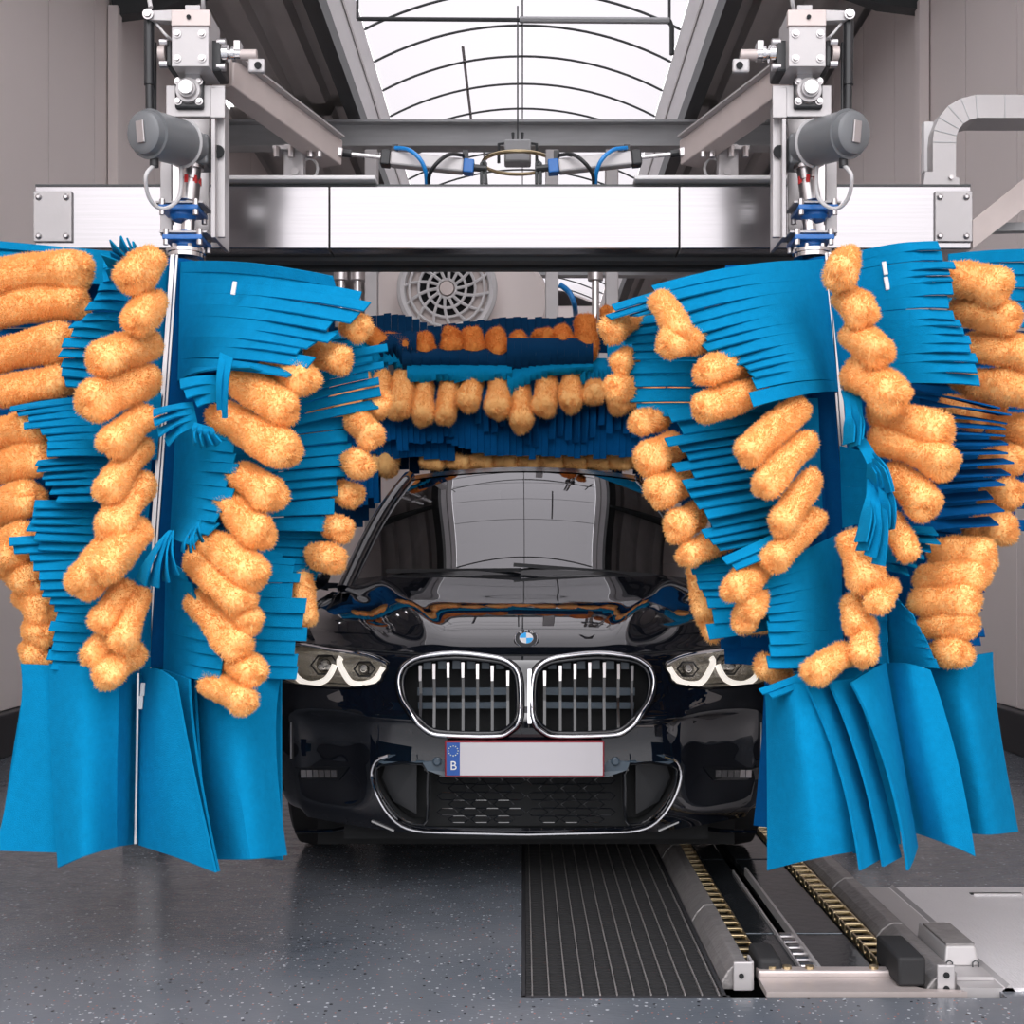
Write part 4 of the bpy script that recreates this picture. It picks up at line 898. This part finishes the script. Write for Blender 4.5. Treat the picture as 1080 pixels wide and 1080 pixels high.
# rear half of each upright brush: same build, radiating away from the viewer
for par, a, b, sd in ((LB, La, Lb, 300), (RB, Ra, Rb, 400)):
    rg_ = random.Random(sd)
    for lev in range(5):
        for k in range(4):
            az = math.radians(25+k*43+lev*17); t = (lev+.75)/5.35; c = a.lerp(b, t); R_ = .30
            dirv = Vector((math.cos(az), math.sin(az), 0)); zz = .15
            rt_ = [c+dirv*.05+Vector((0, 0, zz)), c+dirv*.05-Vector((0, 0, zz))]; tp_ = [c+dirv*R_+Vector((0, 0, zz+.03)), c+dirv*R_-Vector((0, 0, zz-.02))]
            conv = lambda P: [(CX+FP*p.x/p.y, CY-(p.z-CH)*FP/p.y, ZA-p.y) for p in P]
            F(ZA, conv(rt_), conv(tp_), 6, par, 'felt_shaded', slit=.5, bulge=.02, seed=sd+lev*7+k, seg=5)
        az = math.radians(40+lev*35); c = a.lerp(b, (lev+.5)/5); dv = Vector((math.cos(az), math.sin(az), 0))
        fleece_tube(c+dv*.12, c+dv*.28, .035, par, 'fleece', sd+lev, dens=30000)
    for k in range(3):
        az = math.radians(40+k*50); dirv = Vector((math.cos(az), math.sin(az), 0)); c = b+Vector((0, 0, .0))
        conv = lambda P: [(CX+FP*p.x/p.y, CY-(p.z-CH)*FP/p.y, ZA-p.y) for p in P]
        F(ZA, conv([c+dirv*.05, c+dirv*.27]), conv([c+dirv*.05-Vector((0, 0, .5)), c+dirv*.31-Vector((0, 0, .5))]), 1, par, 'felt_shaded', slit=2, jl=0, tilt=0, gap=0, lat=4, seg=5)
# ---------- top roller brush behind the car bonnet
ZT = 7.25
TB = thing('roller_brush', (0, ZT, 2.13), 'horizontal overhead roller brush with navy, blue and amber strips resting above the car roof', 'wash brush')
MB().cyl((-1.3, ZT, 2.13), (1.25, ZT, 2.13), .09, 20).build('shaft', 'felt_dark', TB)
def trow(x0, x1, yr, dr, ytips, dt, n, mt, seed, **kw):
    rg_ = random.Random(seed); k = len(ytips)
    root = [(x0+(x1-x0)*i/(k-1), yr, dr) for i in range(k)]; tip = [(x0+(x1-x0)*i/(k-1), ytips[i], dt) for i in range(k)]
    F(ZT, root, tip, n, TB, mt, seed=seed, seg=7, **kw)
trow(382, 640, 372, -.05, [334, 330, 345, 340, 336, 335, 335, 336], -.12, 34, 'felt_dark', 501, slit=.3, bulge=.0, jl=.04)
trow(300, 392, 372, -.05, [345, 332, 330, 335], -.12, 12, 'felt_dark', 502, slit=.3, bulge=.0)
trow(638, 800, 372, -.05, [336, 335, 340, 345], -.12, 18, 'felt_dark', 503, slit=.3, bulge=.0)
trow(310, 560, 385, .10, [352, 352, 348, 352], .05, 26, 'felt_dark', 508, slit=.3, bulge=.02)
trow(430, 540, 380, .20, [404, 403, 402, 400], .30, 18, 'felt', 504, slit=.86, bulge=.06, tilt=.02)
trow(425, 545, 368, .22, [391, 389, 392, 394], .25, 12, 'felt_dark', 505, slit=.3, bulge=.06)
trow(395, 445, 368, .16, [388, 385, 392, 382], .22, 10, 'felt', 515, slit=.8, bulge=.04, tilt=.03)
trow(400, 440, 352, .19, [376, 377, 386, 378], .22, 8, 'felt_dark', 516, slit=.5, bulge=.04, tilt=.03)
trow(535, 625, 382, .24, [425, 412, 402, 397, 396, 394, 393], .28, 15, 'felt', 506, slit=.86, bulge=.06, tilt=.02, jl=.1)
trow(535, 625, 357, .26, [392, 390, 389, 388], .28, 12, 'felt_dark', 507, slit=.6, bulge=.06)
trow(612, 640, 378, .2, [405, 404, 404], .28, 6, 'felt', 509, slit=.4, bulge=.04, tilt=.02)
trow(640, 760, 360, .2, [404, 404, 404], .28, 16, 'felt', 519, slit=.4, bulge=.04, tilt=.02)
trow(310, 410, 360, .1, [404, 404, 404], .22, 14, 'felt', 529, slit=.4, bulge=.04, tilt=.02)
trow(388, 480, 400, .12, [466, 470, 476, 470, 462], .30, 15, 'felt_shaded', 510, slit=.4, bulge=.06, jl=.12)
trow(470, 700, 405, .12, [468, 480, 483, 482, 482, 482, 480], .26, 34, 'felt_shaded', 511, slit=.4, bulge=.06, jl=.03)
trow(500, 690, 400, .14, [460, 455, 462, 455, 458, 452, 466, 455], .32, 22, 'felt_shaded', 512, slit=.3, bulge=.06, jl=.2, gap=.3, tilt=.02)
trow(330, 480, 420, .05, [482, 482, 483, 483], .2, 18, 'felt_shaded', 513, slit=.4, bulge=.06)
trow(300, 400, 400, .1, [470, 475, 480], .2, 14, 'felt_shaded', 514, slit=.4, bulge=.06)
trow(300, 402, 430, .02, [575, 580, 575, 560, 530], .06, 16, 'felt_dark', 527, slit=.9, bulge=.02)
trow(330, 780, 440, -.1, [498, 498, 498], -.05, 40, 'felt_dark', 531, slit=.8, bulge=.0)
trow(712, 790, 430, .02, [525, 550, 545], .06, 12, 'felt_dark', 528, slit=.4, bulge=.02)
trow(365, 400, 440, .1, [532, 528], .2, 6, 'felt_shaded', 530, slit=.4, bulge=.04)
trow(690, 800, 400, .1, [480, 475, 480], .2, 14, 'felt_shaded', 517, slit=.4, bulge=.06)
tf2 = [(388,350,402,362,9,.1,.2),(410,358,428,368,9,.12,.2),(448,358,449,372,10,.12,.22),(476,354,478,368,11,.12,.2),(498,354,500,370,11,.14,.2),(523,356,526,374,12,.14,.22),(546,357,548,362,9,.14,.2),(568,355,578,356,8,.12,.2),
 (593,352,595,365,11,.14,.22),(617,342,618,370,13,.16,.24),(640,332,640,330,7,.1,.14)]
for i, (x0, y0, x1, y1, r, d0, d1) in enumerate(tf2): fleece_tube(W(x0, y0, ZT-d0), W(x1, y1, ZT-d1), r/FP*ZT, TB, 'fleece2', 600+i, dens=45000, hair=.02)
tf = [(404,398,400,425,10),(425,398,421,432,12),(448,406,446,438,11),(474,404,470,438,11),(499,402,494,424,11),(527,402,525,430,12),(549,412,550,444,12),(577,404,574,428,12),(603,402,602,424,12),(628,408,626,416,11),
 (645,404,652,428,11),(662,404,660,420,12),(382,400,380,430,11),(360,400,360,430,12),(690,404,690,430,12),(715,404,715,430,12)]
for i, (x0, y0, x1, y1, r) in enumerate(tf): fleece_tube(W(x0, y0, ZT-.22), W(x1, y1, ZT-.42), r/FP*(ZT-.35), TB, 'fleece', 640+i, dens=45000, hair=.02)
for i, x in enumerate([400, 455, 483, 507, 532, 557, 582, 606, 630, 652, 676]):
    fleece_tube(W(x-7, 487, ZT-.12), W(x+7, 488, ZT-.14), (9 if x > 410 else 17)/FP*ZT-.006, TB, 'fleece', 670+i, dens=22000, hair=.02)
# lifting yoke of the roller
for x, s_ in ((-1.35, 'left'), (1.3, 'right')): MB().box((x, ZT, 2.13), (.05, .14, .5)).build('end_bearing', 'steel', TB, bevel=.01)
# ================= GANTRY =================
ZB = 3.92
GT = thing('wash_gantry', (-.06, ZB+.15, 0), 'wide brushed stainless cross beam of the wash gantry above the brushes', 'gantry')
x0, x1 = (36-CX)/FP*ZB, (1025-CX)/FP*ZB; z1, z0 = CH+(600-196)/FP*ZB, CH+(600-262.5)/FP*ZB; xm = (x0+x1)/2
j1, j2 = (347-CX)/FP*ZB, (717-CX)/FP*ZB
for a, b in ((x0, j1), (j1, j2), (j2, x1)): MB().box(((a+b)/2, ZB+.15, (z0+z1)/2), (b-a-.002, .30, z1-z0)).build('cross_beam', 'beam', GT, angle=0, bevel=.004)
MB().box((xm, ZB+.15, (z0+z1)/2), (x1-x0-.03, .27, z1-z0-.02)).build('beam_core', 'dark', GT, angle=0)
MB().box((xm, ZB+.07, z1+.004), (x1-x0, .12, .008)).build('top_edge', 'darksteel', GT, angle=0)
MB().box((-.06, ZB+.13, z0-.006), (1.95, .05, .012)).box((-.06, ZB+.24, z0-.006), (1.95, .03, .012)).build('lower_track', 'darksteel', GT, angle=0)
MB().box((-.06, ZB+.185, z0-.004), (1.95, .05, .008)).build('track_groove', 'dark', GT, angle=0)
for px0, px1, s in ((36, 76, -1), (986, 1025, 1)):
    a = W(px0, 202, ZB-.006); b = W(px1, 255, ZB-.006); ep = MB().box(((a.x+b.x)/2, ZB-.006, (a.z+b.z)/2), (abs(b.x-a.x), .012, abs(a.z-b.z))).build('end_plate', 'plate', GT, angle=0, bevel=.002)
    for qx in (px0+5, px1-6):
        for qy in (208, 249): c = W(qx, qy, ZB-.012); MB().lathe(c, c-Vector((0, .008, 0)), [(0, .010), (.5, .0095), (1, .005)], 14).build('bolt', 'steel', ep)
    xx = (px0+px1)/2
    xp = -.06+s*1.44
    MB().bar((xp, ZB+.3, z0+.08), (xp, 5.06, z0+.08), .1, .12).build('side_arm', 'plate', GT, angle=0, bevel=.004)
    MB().box((xp, 5.0, z0/2+.06), (.1, .12, z0-.14)).build('upright_post', 'plate', GT, angle=0, bevel=.004)
    MB().box((xp, 5.0, .045), (.14, .34, .09)).build('foot_carriage', 'darksteel', GT, angle=0, bevel=.01)
for a, b in ((235, 398), (668, 832)):
    p = W(a, 192, ZB+.02); q = W(b, 192, ZB+.02); MB().bar(p, q, .10, .014, up=(0, 0, 1)).build('cover_rail', 'white', GT, angle=0, bevel=.004)
# bracket behind left end
MB().box(W(80, 283, ZB+.3), (.36, .04, .04)).build('rear_strut', 'plate', GT, angle=0)
# ================= brush drives =================
def drive(sg, label):
    """sg -1: left unit, +1: right unit; u = pixels outward from unit centre line"""
    X0 = 199 if sg < 0 else 853; Zd = ZA
    q = lambda u, y, d=0: W(X0+sg*u, y, Zd-d)
    px = Zd/FP
    t = thing('brush_drive', q(0, 262), label, 'machine')
    def bx(u0, u1, y0, y1, d, dep, nm, m, parent=t, bev=.002):   # front face at distance d toward viewer
        a = q(u0, y0, d); b = q(u1, y1, d); return MB().box(((a.x+b.x)/2, a.y+dep/2, (a.z+b.z)/2), (abs(a.x-b.x), dep, abs(a.z-b.z))).build(nm, m, parent, angle=0, bevel=bev)
    def bolt(u, y, d, r, parent, m='steel'):
        c = q(u, y, d); MB().lathe(c, c-Vector((0, .009, 0)), [(0, r*1.25), (.3, r*1.25), (.35, r*.9), (1, r*.8)], 12).build('bolt', m, parent)
    hb_ = bx(-21, 18, 10, 70, .10, .13, 'head_block', 'plate')
    bx(-22, 18.5, 10, 27, .106, .02, 'head_cap', 'tan', hb_)
    bx(-12, 4, 5, 11, .08, .08, 'cap_lug', 'plate', hb_)
    for u in (-14, 12):
        for y in (36, 62): bolt(u, y, .10, .009, hb_)
    c = q(0, 18, .108); MB().cyl(c, c-Vector((0, .003, 0)), .006, 12).build('hole', 'dark', hb_)
    # crank arm and gas strut
    a0 = q(16, 10, .06); pts = [q(16, 10, .07), q(40, 11, .07), q(46, 14, .07), q(46, 18, .07), q(40, 21, .07), q(16, 22, .07)]
    arm = MB().prism(pts, (0, .03, 0)).build('crank_arm', 'plate', t, angle=0, bevel=.002)
    bolt(43, 15, .075, .012, arm)
    gs = MB().cyl(q(42, 22, .05), q(41.5, 90, .05), 5.3*px, 18).cyl(q(41.5, 88, .05), q(41, 122, .05), 4.2*px, 18).build('gas_strut', 'black', t)
    MB().cyl(q(36, 45, .03), q(36, 122, .03), 2.2*px, 10).build('strut_rod', 'black', gs)
    # bearings either side of head
    ib = bx(-34, -21, 42, 75, .06, .1, 'inner_bearing', 'black', bev=.006)
    for y in (45, 71): 
        for u in (-36,): 
            c = q(u+6, y, .05); MB().cyl(c, q(u-3, y, .05), .011, 12).build('bolt', 'steel', ib)
    MB().cyl(q(-33, 57, .04), q(-56, 57, .04), 5*px, 16).cyl(q(-36, 57, .04), q(-42, 57, .04), 9*px, 16).cyl(q(-46, 57, .04), q(-49, 57, .04), 8*px, 16).build('pivot_shaft', 'bright', t)
    MB().cyl(q(-55, 58, .04), q(-72, 58, .04), 5.5*px, 16).build('shaft_end', 'tan', t)
    bx(-54, -47, 42, 60, .05, .04, 'stop_lug', 'steel')
    lg = bx(-80, -62, 61, 76, .05, .02, 'clevis_plate', 'plate', bev=.006); c = q(-73, 69, .052); MB().cyl(c, c-Vector((0, .003, 0)), .010, 14).build('hole', 'dark', lg)
    ob = bx(18, 24, 42, 70, .05, .08, 'outer_bearing', 'black', bev=.004)
    MB().cyl(q(24, 57, .04), q(31, 57, .04), 8*px, 16).build('bearing_boss', 'tan', ob)
    for y in (45, 68): MB().cyl(q(22, y, .05), q(30, y, .05), 4*px, 10).build('bolt', 'steel', ob)
    # neck, U frame
    bx(-12, 4, 68, 86, .05, .06, 'neck', 'bright')
    fr = bx(-38, 24, 90, 123, .03, .012, 'frame_front', 'plate')
    bx(-38, -23, 92, 124, .035, .01, 'frame_corner', 'plate', fr)
    side_pts = [q(-24, 92, .03), q(-24, 250, .03), q(-20, 250, -.14), q(-20, 98, -.14)]
    a = q(-24, 92, .03); b = q(-24, 250, .03)
    MB().add([a, b, b+Vector((0, .17, 0)), a+Vector((0, .17, 0)), a+Vector((-sg*.010, 0, 0)), b+Vector((-sg*.010, 0, 0)), b+Vector((-sg*.010, .17, 0)), a+Vector((-sg*.010, .17, 0))], [(0,1,2,3), (4,7,6,5), (0,4,5,1), (1,5,6,2), (2,6,7,3), (3,7,4,0)]).build('side_plate', 'plate', t, angle=0)
    bx(-38, -24, 123, 250, .0, .012, 'rear_leg', 'plate'); bx(-22, 28, 125, 250, -.15, .012, 'back_plate', 'steel')
    bx(18, 30, 168, 248, -.03, .012, 'outer_leg', 'plate')
    c = q(-31, 160, .008); MB().lathe(c, c-Vector((0, .004, 0)), [(0, .018), (1, .018)], 18).build('access_hole', 'dark', t)
    # round flange bearing
    fb = bx(-15, 15, 82, 114, .045, .03, 'flange_bearing', 'black', bev=.006); cc = (0, 96)
    c = q(0, 96, .045); MB().lathe(c, c-Vector((0, .022, 0)), [(0, .036), (.5, .034), (.51, .026), (1, .024)], 24).build('bearing_ring', 'plate', fb)
    MB().lathe(c-Vector((0, .02, 0)), c-Vector((0, .034, 0)), [(0, .021), (1, .019)], 24).build('bearing_boss', 'bright', fb)
    for u in (-11, 11):
        for y in (86, 107): bolt(u, y, .045, .009, fb)
    # motor
    m0 = q(-8, 155, .02); m1 = q(50, 139, .22); ax = (m1-m0)
    mo = MB().lathe(m0, m1, [(0, .03), (.0, .043), (.22, .045), (.24, .058), (.3, .062), (.84, .064), (.86, .058), (.97, .055), (1, .045)], 32).build('motor', 'motor', t, angle=40)
    e = ax.normalized(); MB().lathe(m0+ax*.84, m0+ax*.875, [(0, .0655), (1, .0655)], 32).build('motor_band', 'motor', mo)
    MB().lathe(m0+ax*.24, m0+ax*.255, [(0, .0665), (1, .0665)], 32).build('clamp_strap', 'cable', mo)
    rt_ = e.cross(Vector((0, 0, 1))).normalized(); upv = rt_.cross(e)
    R = Matrix((rt_, e, upv)).transposed(); MB().box(m1+e*.003, (.026, .006, .058), R).build('rating_plate', 'steel', mo, angle=0, bevel=.002)
    gb = q(43, 166, .16); MB().cyl(m1-e*.05-Vector((0, 0, .055)), m1-e*.05-Vector((0, 0, .085)), .012, 12).build('cable_gland', 'black', mo)
    # gearbox neck, coupling and flanges
    bx(-20, 10, 140, 172, .03, .09, 'gearbox', 'motor', bev=.008)
    ctop = q(-4, 172); cbot = q(0 if sg < 0 else 2, 213)
    MB().cyl(q(-4, 165), q(-3, 178), .034, 20).build('collar', 'steel', t)
    cp = MB().lathe(ctop, cbot, [(0, .022), (.1, .026), (.42, .026), (.44, .023), (.5, .023), (.52, .028), (.98, .029), (1, .024)], 22).build('coupling', 'steel', t)
    m = MB(); 
    for k in range(6):
        a = k*math.pi/3+.3; c = ctop.lerp(cbot, .47); m.box(c+Vector((math.cos(a)*.024, math.sin(a)*.024, 0)), (.010, .010, .022))
    m.build('coupling_insert', 'red', cp, angle=0)
    MB().cyl(q(-1, 212), q(2, 266), 7*px, 20).build('drive_shaft', 'bright', t)
    for y0_, y1_, u0, u1 in ((214, 230, -18, 29), (246, 260, -22, 25)):
        bf = MB(); a = q((u0+u1)/2, (y0_+y1_)/2)
        hw = (u1-u0)/2*px; bf.prism([a+Vector((math.cos(k)*hw*rr, math.sin(k)*hw*rr, -.012)) for k, rr in zip(np.linspace(math.pi/4, math.pi*2.25, 9)[:-1], [1.25, .85]*4)], (0, 0, .014))
        bo = bf.build('blue_flange', 'bluepaint', t, angle=0, bevel=.003)
        MB().lathe(a+Vector((0, 0, -.03)), a+Vector((0, 0, .022)), [(0, .03), (.2, .038), (.6, .038), (.8, .03), (1, .024)], 20).build('bearing_hub', 'bluepaint', bo)
        for k in range(4):
            an = math.pi/4+k*math.pi/2; c = a+Vector((math.cos(an)*hw*1.05, math.sin(an)*hw*1.05, 0)); MB().cyl(c+Vector((0, 0, -.026)), c+Vector((0, 0, .018)), .008, 8).build('bolt', 'steel', bo)
        MB().box(a+Vector((0, .01, .012)), (hw*2.1, hw*1.7, .005)).build('mount_plate', 'plate', t, angle=0)
    c = q(3, 268); fg = MB().lathe(c+Vector((0, 0, .02)), c-Vector((0, 0, .012)), [(0, .03), (.3, .034), (.32, .055), (.62, .055), (.64, .05), (1, .05)], 26).build('brush_hub', 'bright', t)
    for k in range(6): an = k*math.pi/3; cc = c+Vector((math.cos(an)*.044, math.sin(an)*.044, .006)); MB().cyl(cc, cc+Vector((0, 0, .014)), .007, 6).build('bolt', 'steel', fg)
    # cables
    g = m1-e*.05-Vector((0, 0, .08))
    pts = smoothcurve([g, q(45, 185, .2), q(43, 205, .17), q(34, 218, .14), q(22, 219, .12), q(10, 208, .09), q(8, 185, .07), q(10, 165, .06)], 5)
    MB().tube(pts, .0055, 8).build('motor_cable', 'cable', t)
    pts = smoothcurve([q(-18, -20, .06), q(-15, 0, .06), q(-18, 30, -.02), q(-22, 80, -.02)] if sg < 0 else [q(-19, -20, .04), q(-17, 5, .02), q(-12, 22, -.04), q(-6, 40, -.06)], 5)
    MB().tube(pts, .006, 8).build('supply_cable', 'cable', t)
    MB().tube(smoothcurve([q(40, -20, .05), q(42, -5, .05), q(40, 8, .06)], 4), .006, 8).build('top_cable', 'cable', t) if sg < 0 else None
    MB().tube(smoothcurve([q(34, 25, .05), q(25, 36, .08), q(18, 42, .06)], 4), .004, 8).build('sensor_cable', 'cable', t)
    # swing arm
    return t
drive(-1, 'brush motor and bearing stack on the left end of the gantry, grey motor pointing left')
drive(1, 'brush motor and bearing stack on the right end of the gantry, grey motor pointing right')
def swing(sg, label):
    C0 = 539
    q = lambda u, y, z: W(C0+sg*u, y, z)
    t = thing('swing_arm', q(235, 160, 4.0), label, 'arm')
    a = q(304, 78, 3.58); b = q(188, 163, 4.12)
    MB().bar(a, b, .075, .085).build('channel', 'tan', t, angle=0, bevel=.004)
    d = (b-a).normalized(); up_ = Vector((0, 0, 1)); n = Vector((-sg*.0, -.04, 0))
    MB().bar(a.lerp(b, .06)+Vector((0, -.02, .046)), b+Vector((0, -.02, .046)), .10, .006).build('top_flange', 'plate', t, angle=0)
    MB().bar(a+Vector((0, -.045, -.002)), b+Vector((0, -.045, -.002)), .008, .012).build('weld_rib', 'tan', t, angle=0)
    pb = MB().box(q(228, 172, 4.05), (.065, .05, .11)).build('pivot_bracket', 'plate', t, angle=0, bevel=.004)
    c = q(228, 181, 4.02); MB().cyl(c, c-Vector((0, .006, 0)), .012, 14).build('bolt', 'steel', pb)
    MB().bar(q(250, 158, 4.03), q(205, 158, 4.03), .05, .012).build('clamp_plate', 'plate', t, angle=0)
    for u in (247, 232, 212, 203): MB().cyl(q(u, 155, 4.0), q(u, 166, 4.0), .011, 8).build('bolt', 'steel', t)
    MB().tube([q(213+math.cos(k)*9, 178+math.sin(k)*11, 4.06) for k in np.linspace(0, 2*math.pi, 13)[:-1]], .005, 6, closed=True).build('cable_loop', 'cable', t)
    MB().bar(q(205, 156, 4.08), q(178, 162, 4.1), .035, .03).build('clevis', 'steel', t, angle=0, bevel=.004)
    # pneumatic cylinder
    t = thing('pneumatic_cylinder', q(90, 170, 4.12), 'air cylinder with blue end cap above the beam, rod pointing '+('left' if sg < 0 else 'right'), 'cylinder')
    z = 4.12
    MB().cyl(q(186, 161, z), q(136, 166, z), .007, 10).build('piston_rod', 'bright', t)
    MB().cyl(q(186, 160.5, z), q(168, 162.5, z), .013, 10).build('rod_eye', 'black', t)
    MB().bar(q(137, 167, z), q(127, 168, z), .05, .05).build('front_cap', 'black', t, angle=0, bevel=.004)
    MB().bar(q(127, 168, z), q(50, 176, z), .046, .046).build('barrel', 'plate', t, angle=0, bevel=.006)
    MB().bar(q(50, 176, z), q(39, 177, z), .046, .046).build('rear_cap', 'bluepaint', t, angle=0, bevel=.004)
    MB().cyl(q(39, 177, z), q(26, 178, z), .012, 10).build('rear_eye', 'black', t)
    MB().tube([q(31, 194, z), q(31, 172, z), q(29, 170, z), q(27, 172, z), q(27, 194, z)], .006, 8).build('u_bracket', 'darksteel', t)
    MB().box(q(122, 158, z), (.02, .02, .03)).build('fitting', 'black', t, angle=0)
    MB().box(q(48, 164, z), (.02, .02, .03)).build('fitting', 'black', t, angle=0)
    MB().tube(smoothcurve([q(122, 156, z-.02), q(108, 158, z-.05), q(96, 168, z-.06), q(90, 182, z-.04), q(89, 197, z)], 5), .007, 8).build('blue_hose', 'hoseblue', t)
    MB().tube(smoothcurve([q(50, 164, z-.02), q(65, 163, z-.05), q(78, 172, z-.06), q(86, 184, z-.04), q(87, 197, z)], 5), .0065, 8).build('black_hose', 'black', t)
swing(-1, 'tan swing arm reaching in from the left brush motor towards the middle')
swing(1, 'tan swing arm reaching in from the right brush motor towards the middle')
# cable duct at the right end of the beam
t = thing('cable_duct', W(997, 195, 4.05), 'galvanised sheet cable duct bending over at the right end of the beam', 'duct')
ctr = [W(996, 197, 4.05), W(996, 150, 4.05), W(997, 140, 4.05), W(1001, 130, 4.05), W(1008, 121, 4.05), W(1018, 115, 4.05), W(1030, 112, 4.05), W(1060, 112, 4.05), W(1110, 112, 4.05)]
rows = []
for i, p in enumerate(ctr):
    tt = (ctr[min(i+1, len(ctr)-1)]-ctr[max(i-1, 0)]).normalized(); n = Vector((0, -1, 0)).cross(tt).normalized(); h_ = .038
    rows.append([p+n*h_, p-n*h_, p-n*h_+Vector((0, .12, 0)), p+n*h_+Vector((0, .12, 0))])
MB().grid(rows, closed=True).build('duct_body', 'plate', t, angle=0)
for i in range(1, 8): MB().tube([rows[i][0]-Vector((0, .001, 0)), rows[i][1]-Vector((0, .001, 0))], .0016, 4).build('seam', 'girder', t)
MB().prism([W(974, 195, 4.03), W(1012, 195, 4.03), W(1012, 188, 4.03), W(996, 181, 4.03), W(976, 181, 4.03)], (0, .02, 0)).build('foot_flange', 'plate', t, angle=0)
MB().bar(W(978, 182, 4.12), W(978, 130, 4.12), .03, .03, up=(0, 1, 0)).build('back_channel', 'white', t, angle=0)
c = W(1003, 187, 4.025); MB().cyl(c, c-Vector((0, .005, 0)), .007, 10).build('bolt', 'steel', t)
# inclined support at right wall
t = thing('inclined_bracket', W(1060, 240, 4.4), 'beige inclined steel bracket at the right edge beside the beam end', 'bracket')
MB().prism([W(1026, 232, 4.3), W(1100, 172, 4.3), W(1100, 205, 4.3), W(1026, 262, 4.3)], (0, .05, 0)).build('side_plate', 'tan', t, angle=0)
MB().prism([W(1026, 262, 4.35), W(1100, 205, 4.35), W(1100, 205, 4.6), W(1026, 262, 4.6)], (0, 0, .02)).build('underside', 'darksteel', t, angle=0)
MB().bar(W(1044, 241, 4.45), W(1100, 240, 4.45), .04, .03).build('rail', 'girder', t, angle=0)
# ================= rear machine: blower with guard =================
ZR = 9.0
t = thing('blower', W(472, 306, ZR), 'white round blower fan with radial guard grille seen behind the beam', 'fan')
c = W(472, 307, ZR); r0 = 48/FP*ZR
MB().lathe(c+Vector((0, .5, 0)), c, [(0, r0*.9), (.3, r0*1.02), (1, r0*1.02)], 40).build('housing', 'wall', t)
MB().lathe(c+Vector((0, .02, 0)), c-Vector((0, .03, 0)), [(0, r0*.99), (1, r0*.99)], 40).build('intake_cone', 'tan', t)
MB().lathe(c+Vector((0, -.03, 0)), c-Vector((0, .034, 0)), [(0, r0*.62), (1, r0*.62)], 40).build('dark_throat', 'dark', t)
gd = MB()
for r in (.2, .42, .62, .82): gd.tube([c+Vector((r0*r*math.cos(a), -.08, r0*r*math.sin(a))) for a in np.linspace(0, 2*math.pi, 33)[:-1]], .011, 6, closed=True)
gd.tube([c+Vector((r0*math.cos(a), -.05, r0*math.sin(a))) for a in np.linspace(0, 2*math.pi, 41)[:-1]], .035, 8, closed=True)
for k in range(14):
    a = k*2*math.pi/14; gd.tube([c+Vector((r0*r*math.cos(a+(r-.2)*.5), -.08 if r < .9 else -.05, r0*r*math.sin(a+(r-.2)*.5))) for r in (.18, .4, .6, .8, .99)], .012, 6)
gd.build('guard', 'white', t)
MB().lathe(c-Vector((0, .06, 0)), c-Vector((0, .1, 0)), [(0, r0*.17), (1, r0*.15)], 20).build('hub_cap', 'tan', t)
c = W(530, 318, ZR+.2); MB().lathe(c+Vector((0, .5, 0)), c, [(0, .32), (.05, .35), (.95, .35), (1, .32)], 40).build('volute', 'wall', t); MB().box(c+Vector((-.1, .3, .02)), (.4, .4, .48)).build('outlet_duct', 'wall', t, angle=0)
c = W(432, 312, ZR+.25); MB().lathe(c+Vector((0, .1, 0)), c, [(0, .28), (.5, .3), (1, .28)], 32).build('side_disc', 'wall', t)
RG = thing('rear_frame', (0, 8.62, 0), 'pale metal frame of the dryer unit standing behind the overhead roller', 'frame')
for px in (392, 582, 645): 
    a = W(px, 300, 8.62); MB().box((a.x, 8.62, 2.0), (.09, .09, 4.0)).build('post', 'plate', RG, angle=0, bevel=.006)
a = W(300, 352, 9.0); b = W(760, 352, 9.0); a.z = b.z = 2.64; MB().bar(a, b, .9, .22).build('crossbar', 'plate', RG, angle=0)
a = W(380, 282, 5.6)
for px, s_ in ((360, 'left end'), (377, 'left end, inner of the pair'), (628, 'right end')):
    a = W(px, 240, 7.25); b = W(px, 400, 7.25); t = MB().cyl(a, b, .022, 12).build('lift_rod', 'bright', TB); MB().cyl(W(px, 286, 7.25), W(px, 296, 7.25), .045, 14).build('collar', 'steel', t); MB().cyl(W(px, 340, 7.25), W(px, 346, 7.25), .04, 14).build('lower_collar', 'steel', t)
# pale hose behind
tag(MB().tube(smoothcurve([W(590, 300, 8), W(600, 308, 8), W(606, 322, 8), W(608, 345, 8.4), W(608, 350, 8.53)], 5), .018, 8).build('air_hose', 'hoseblue', None), 'blue air hose drooping behind the overhead roller, right of the blower', 'hose')
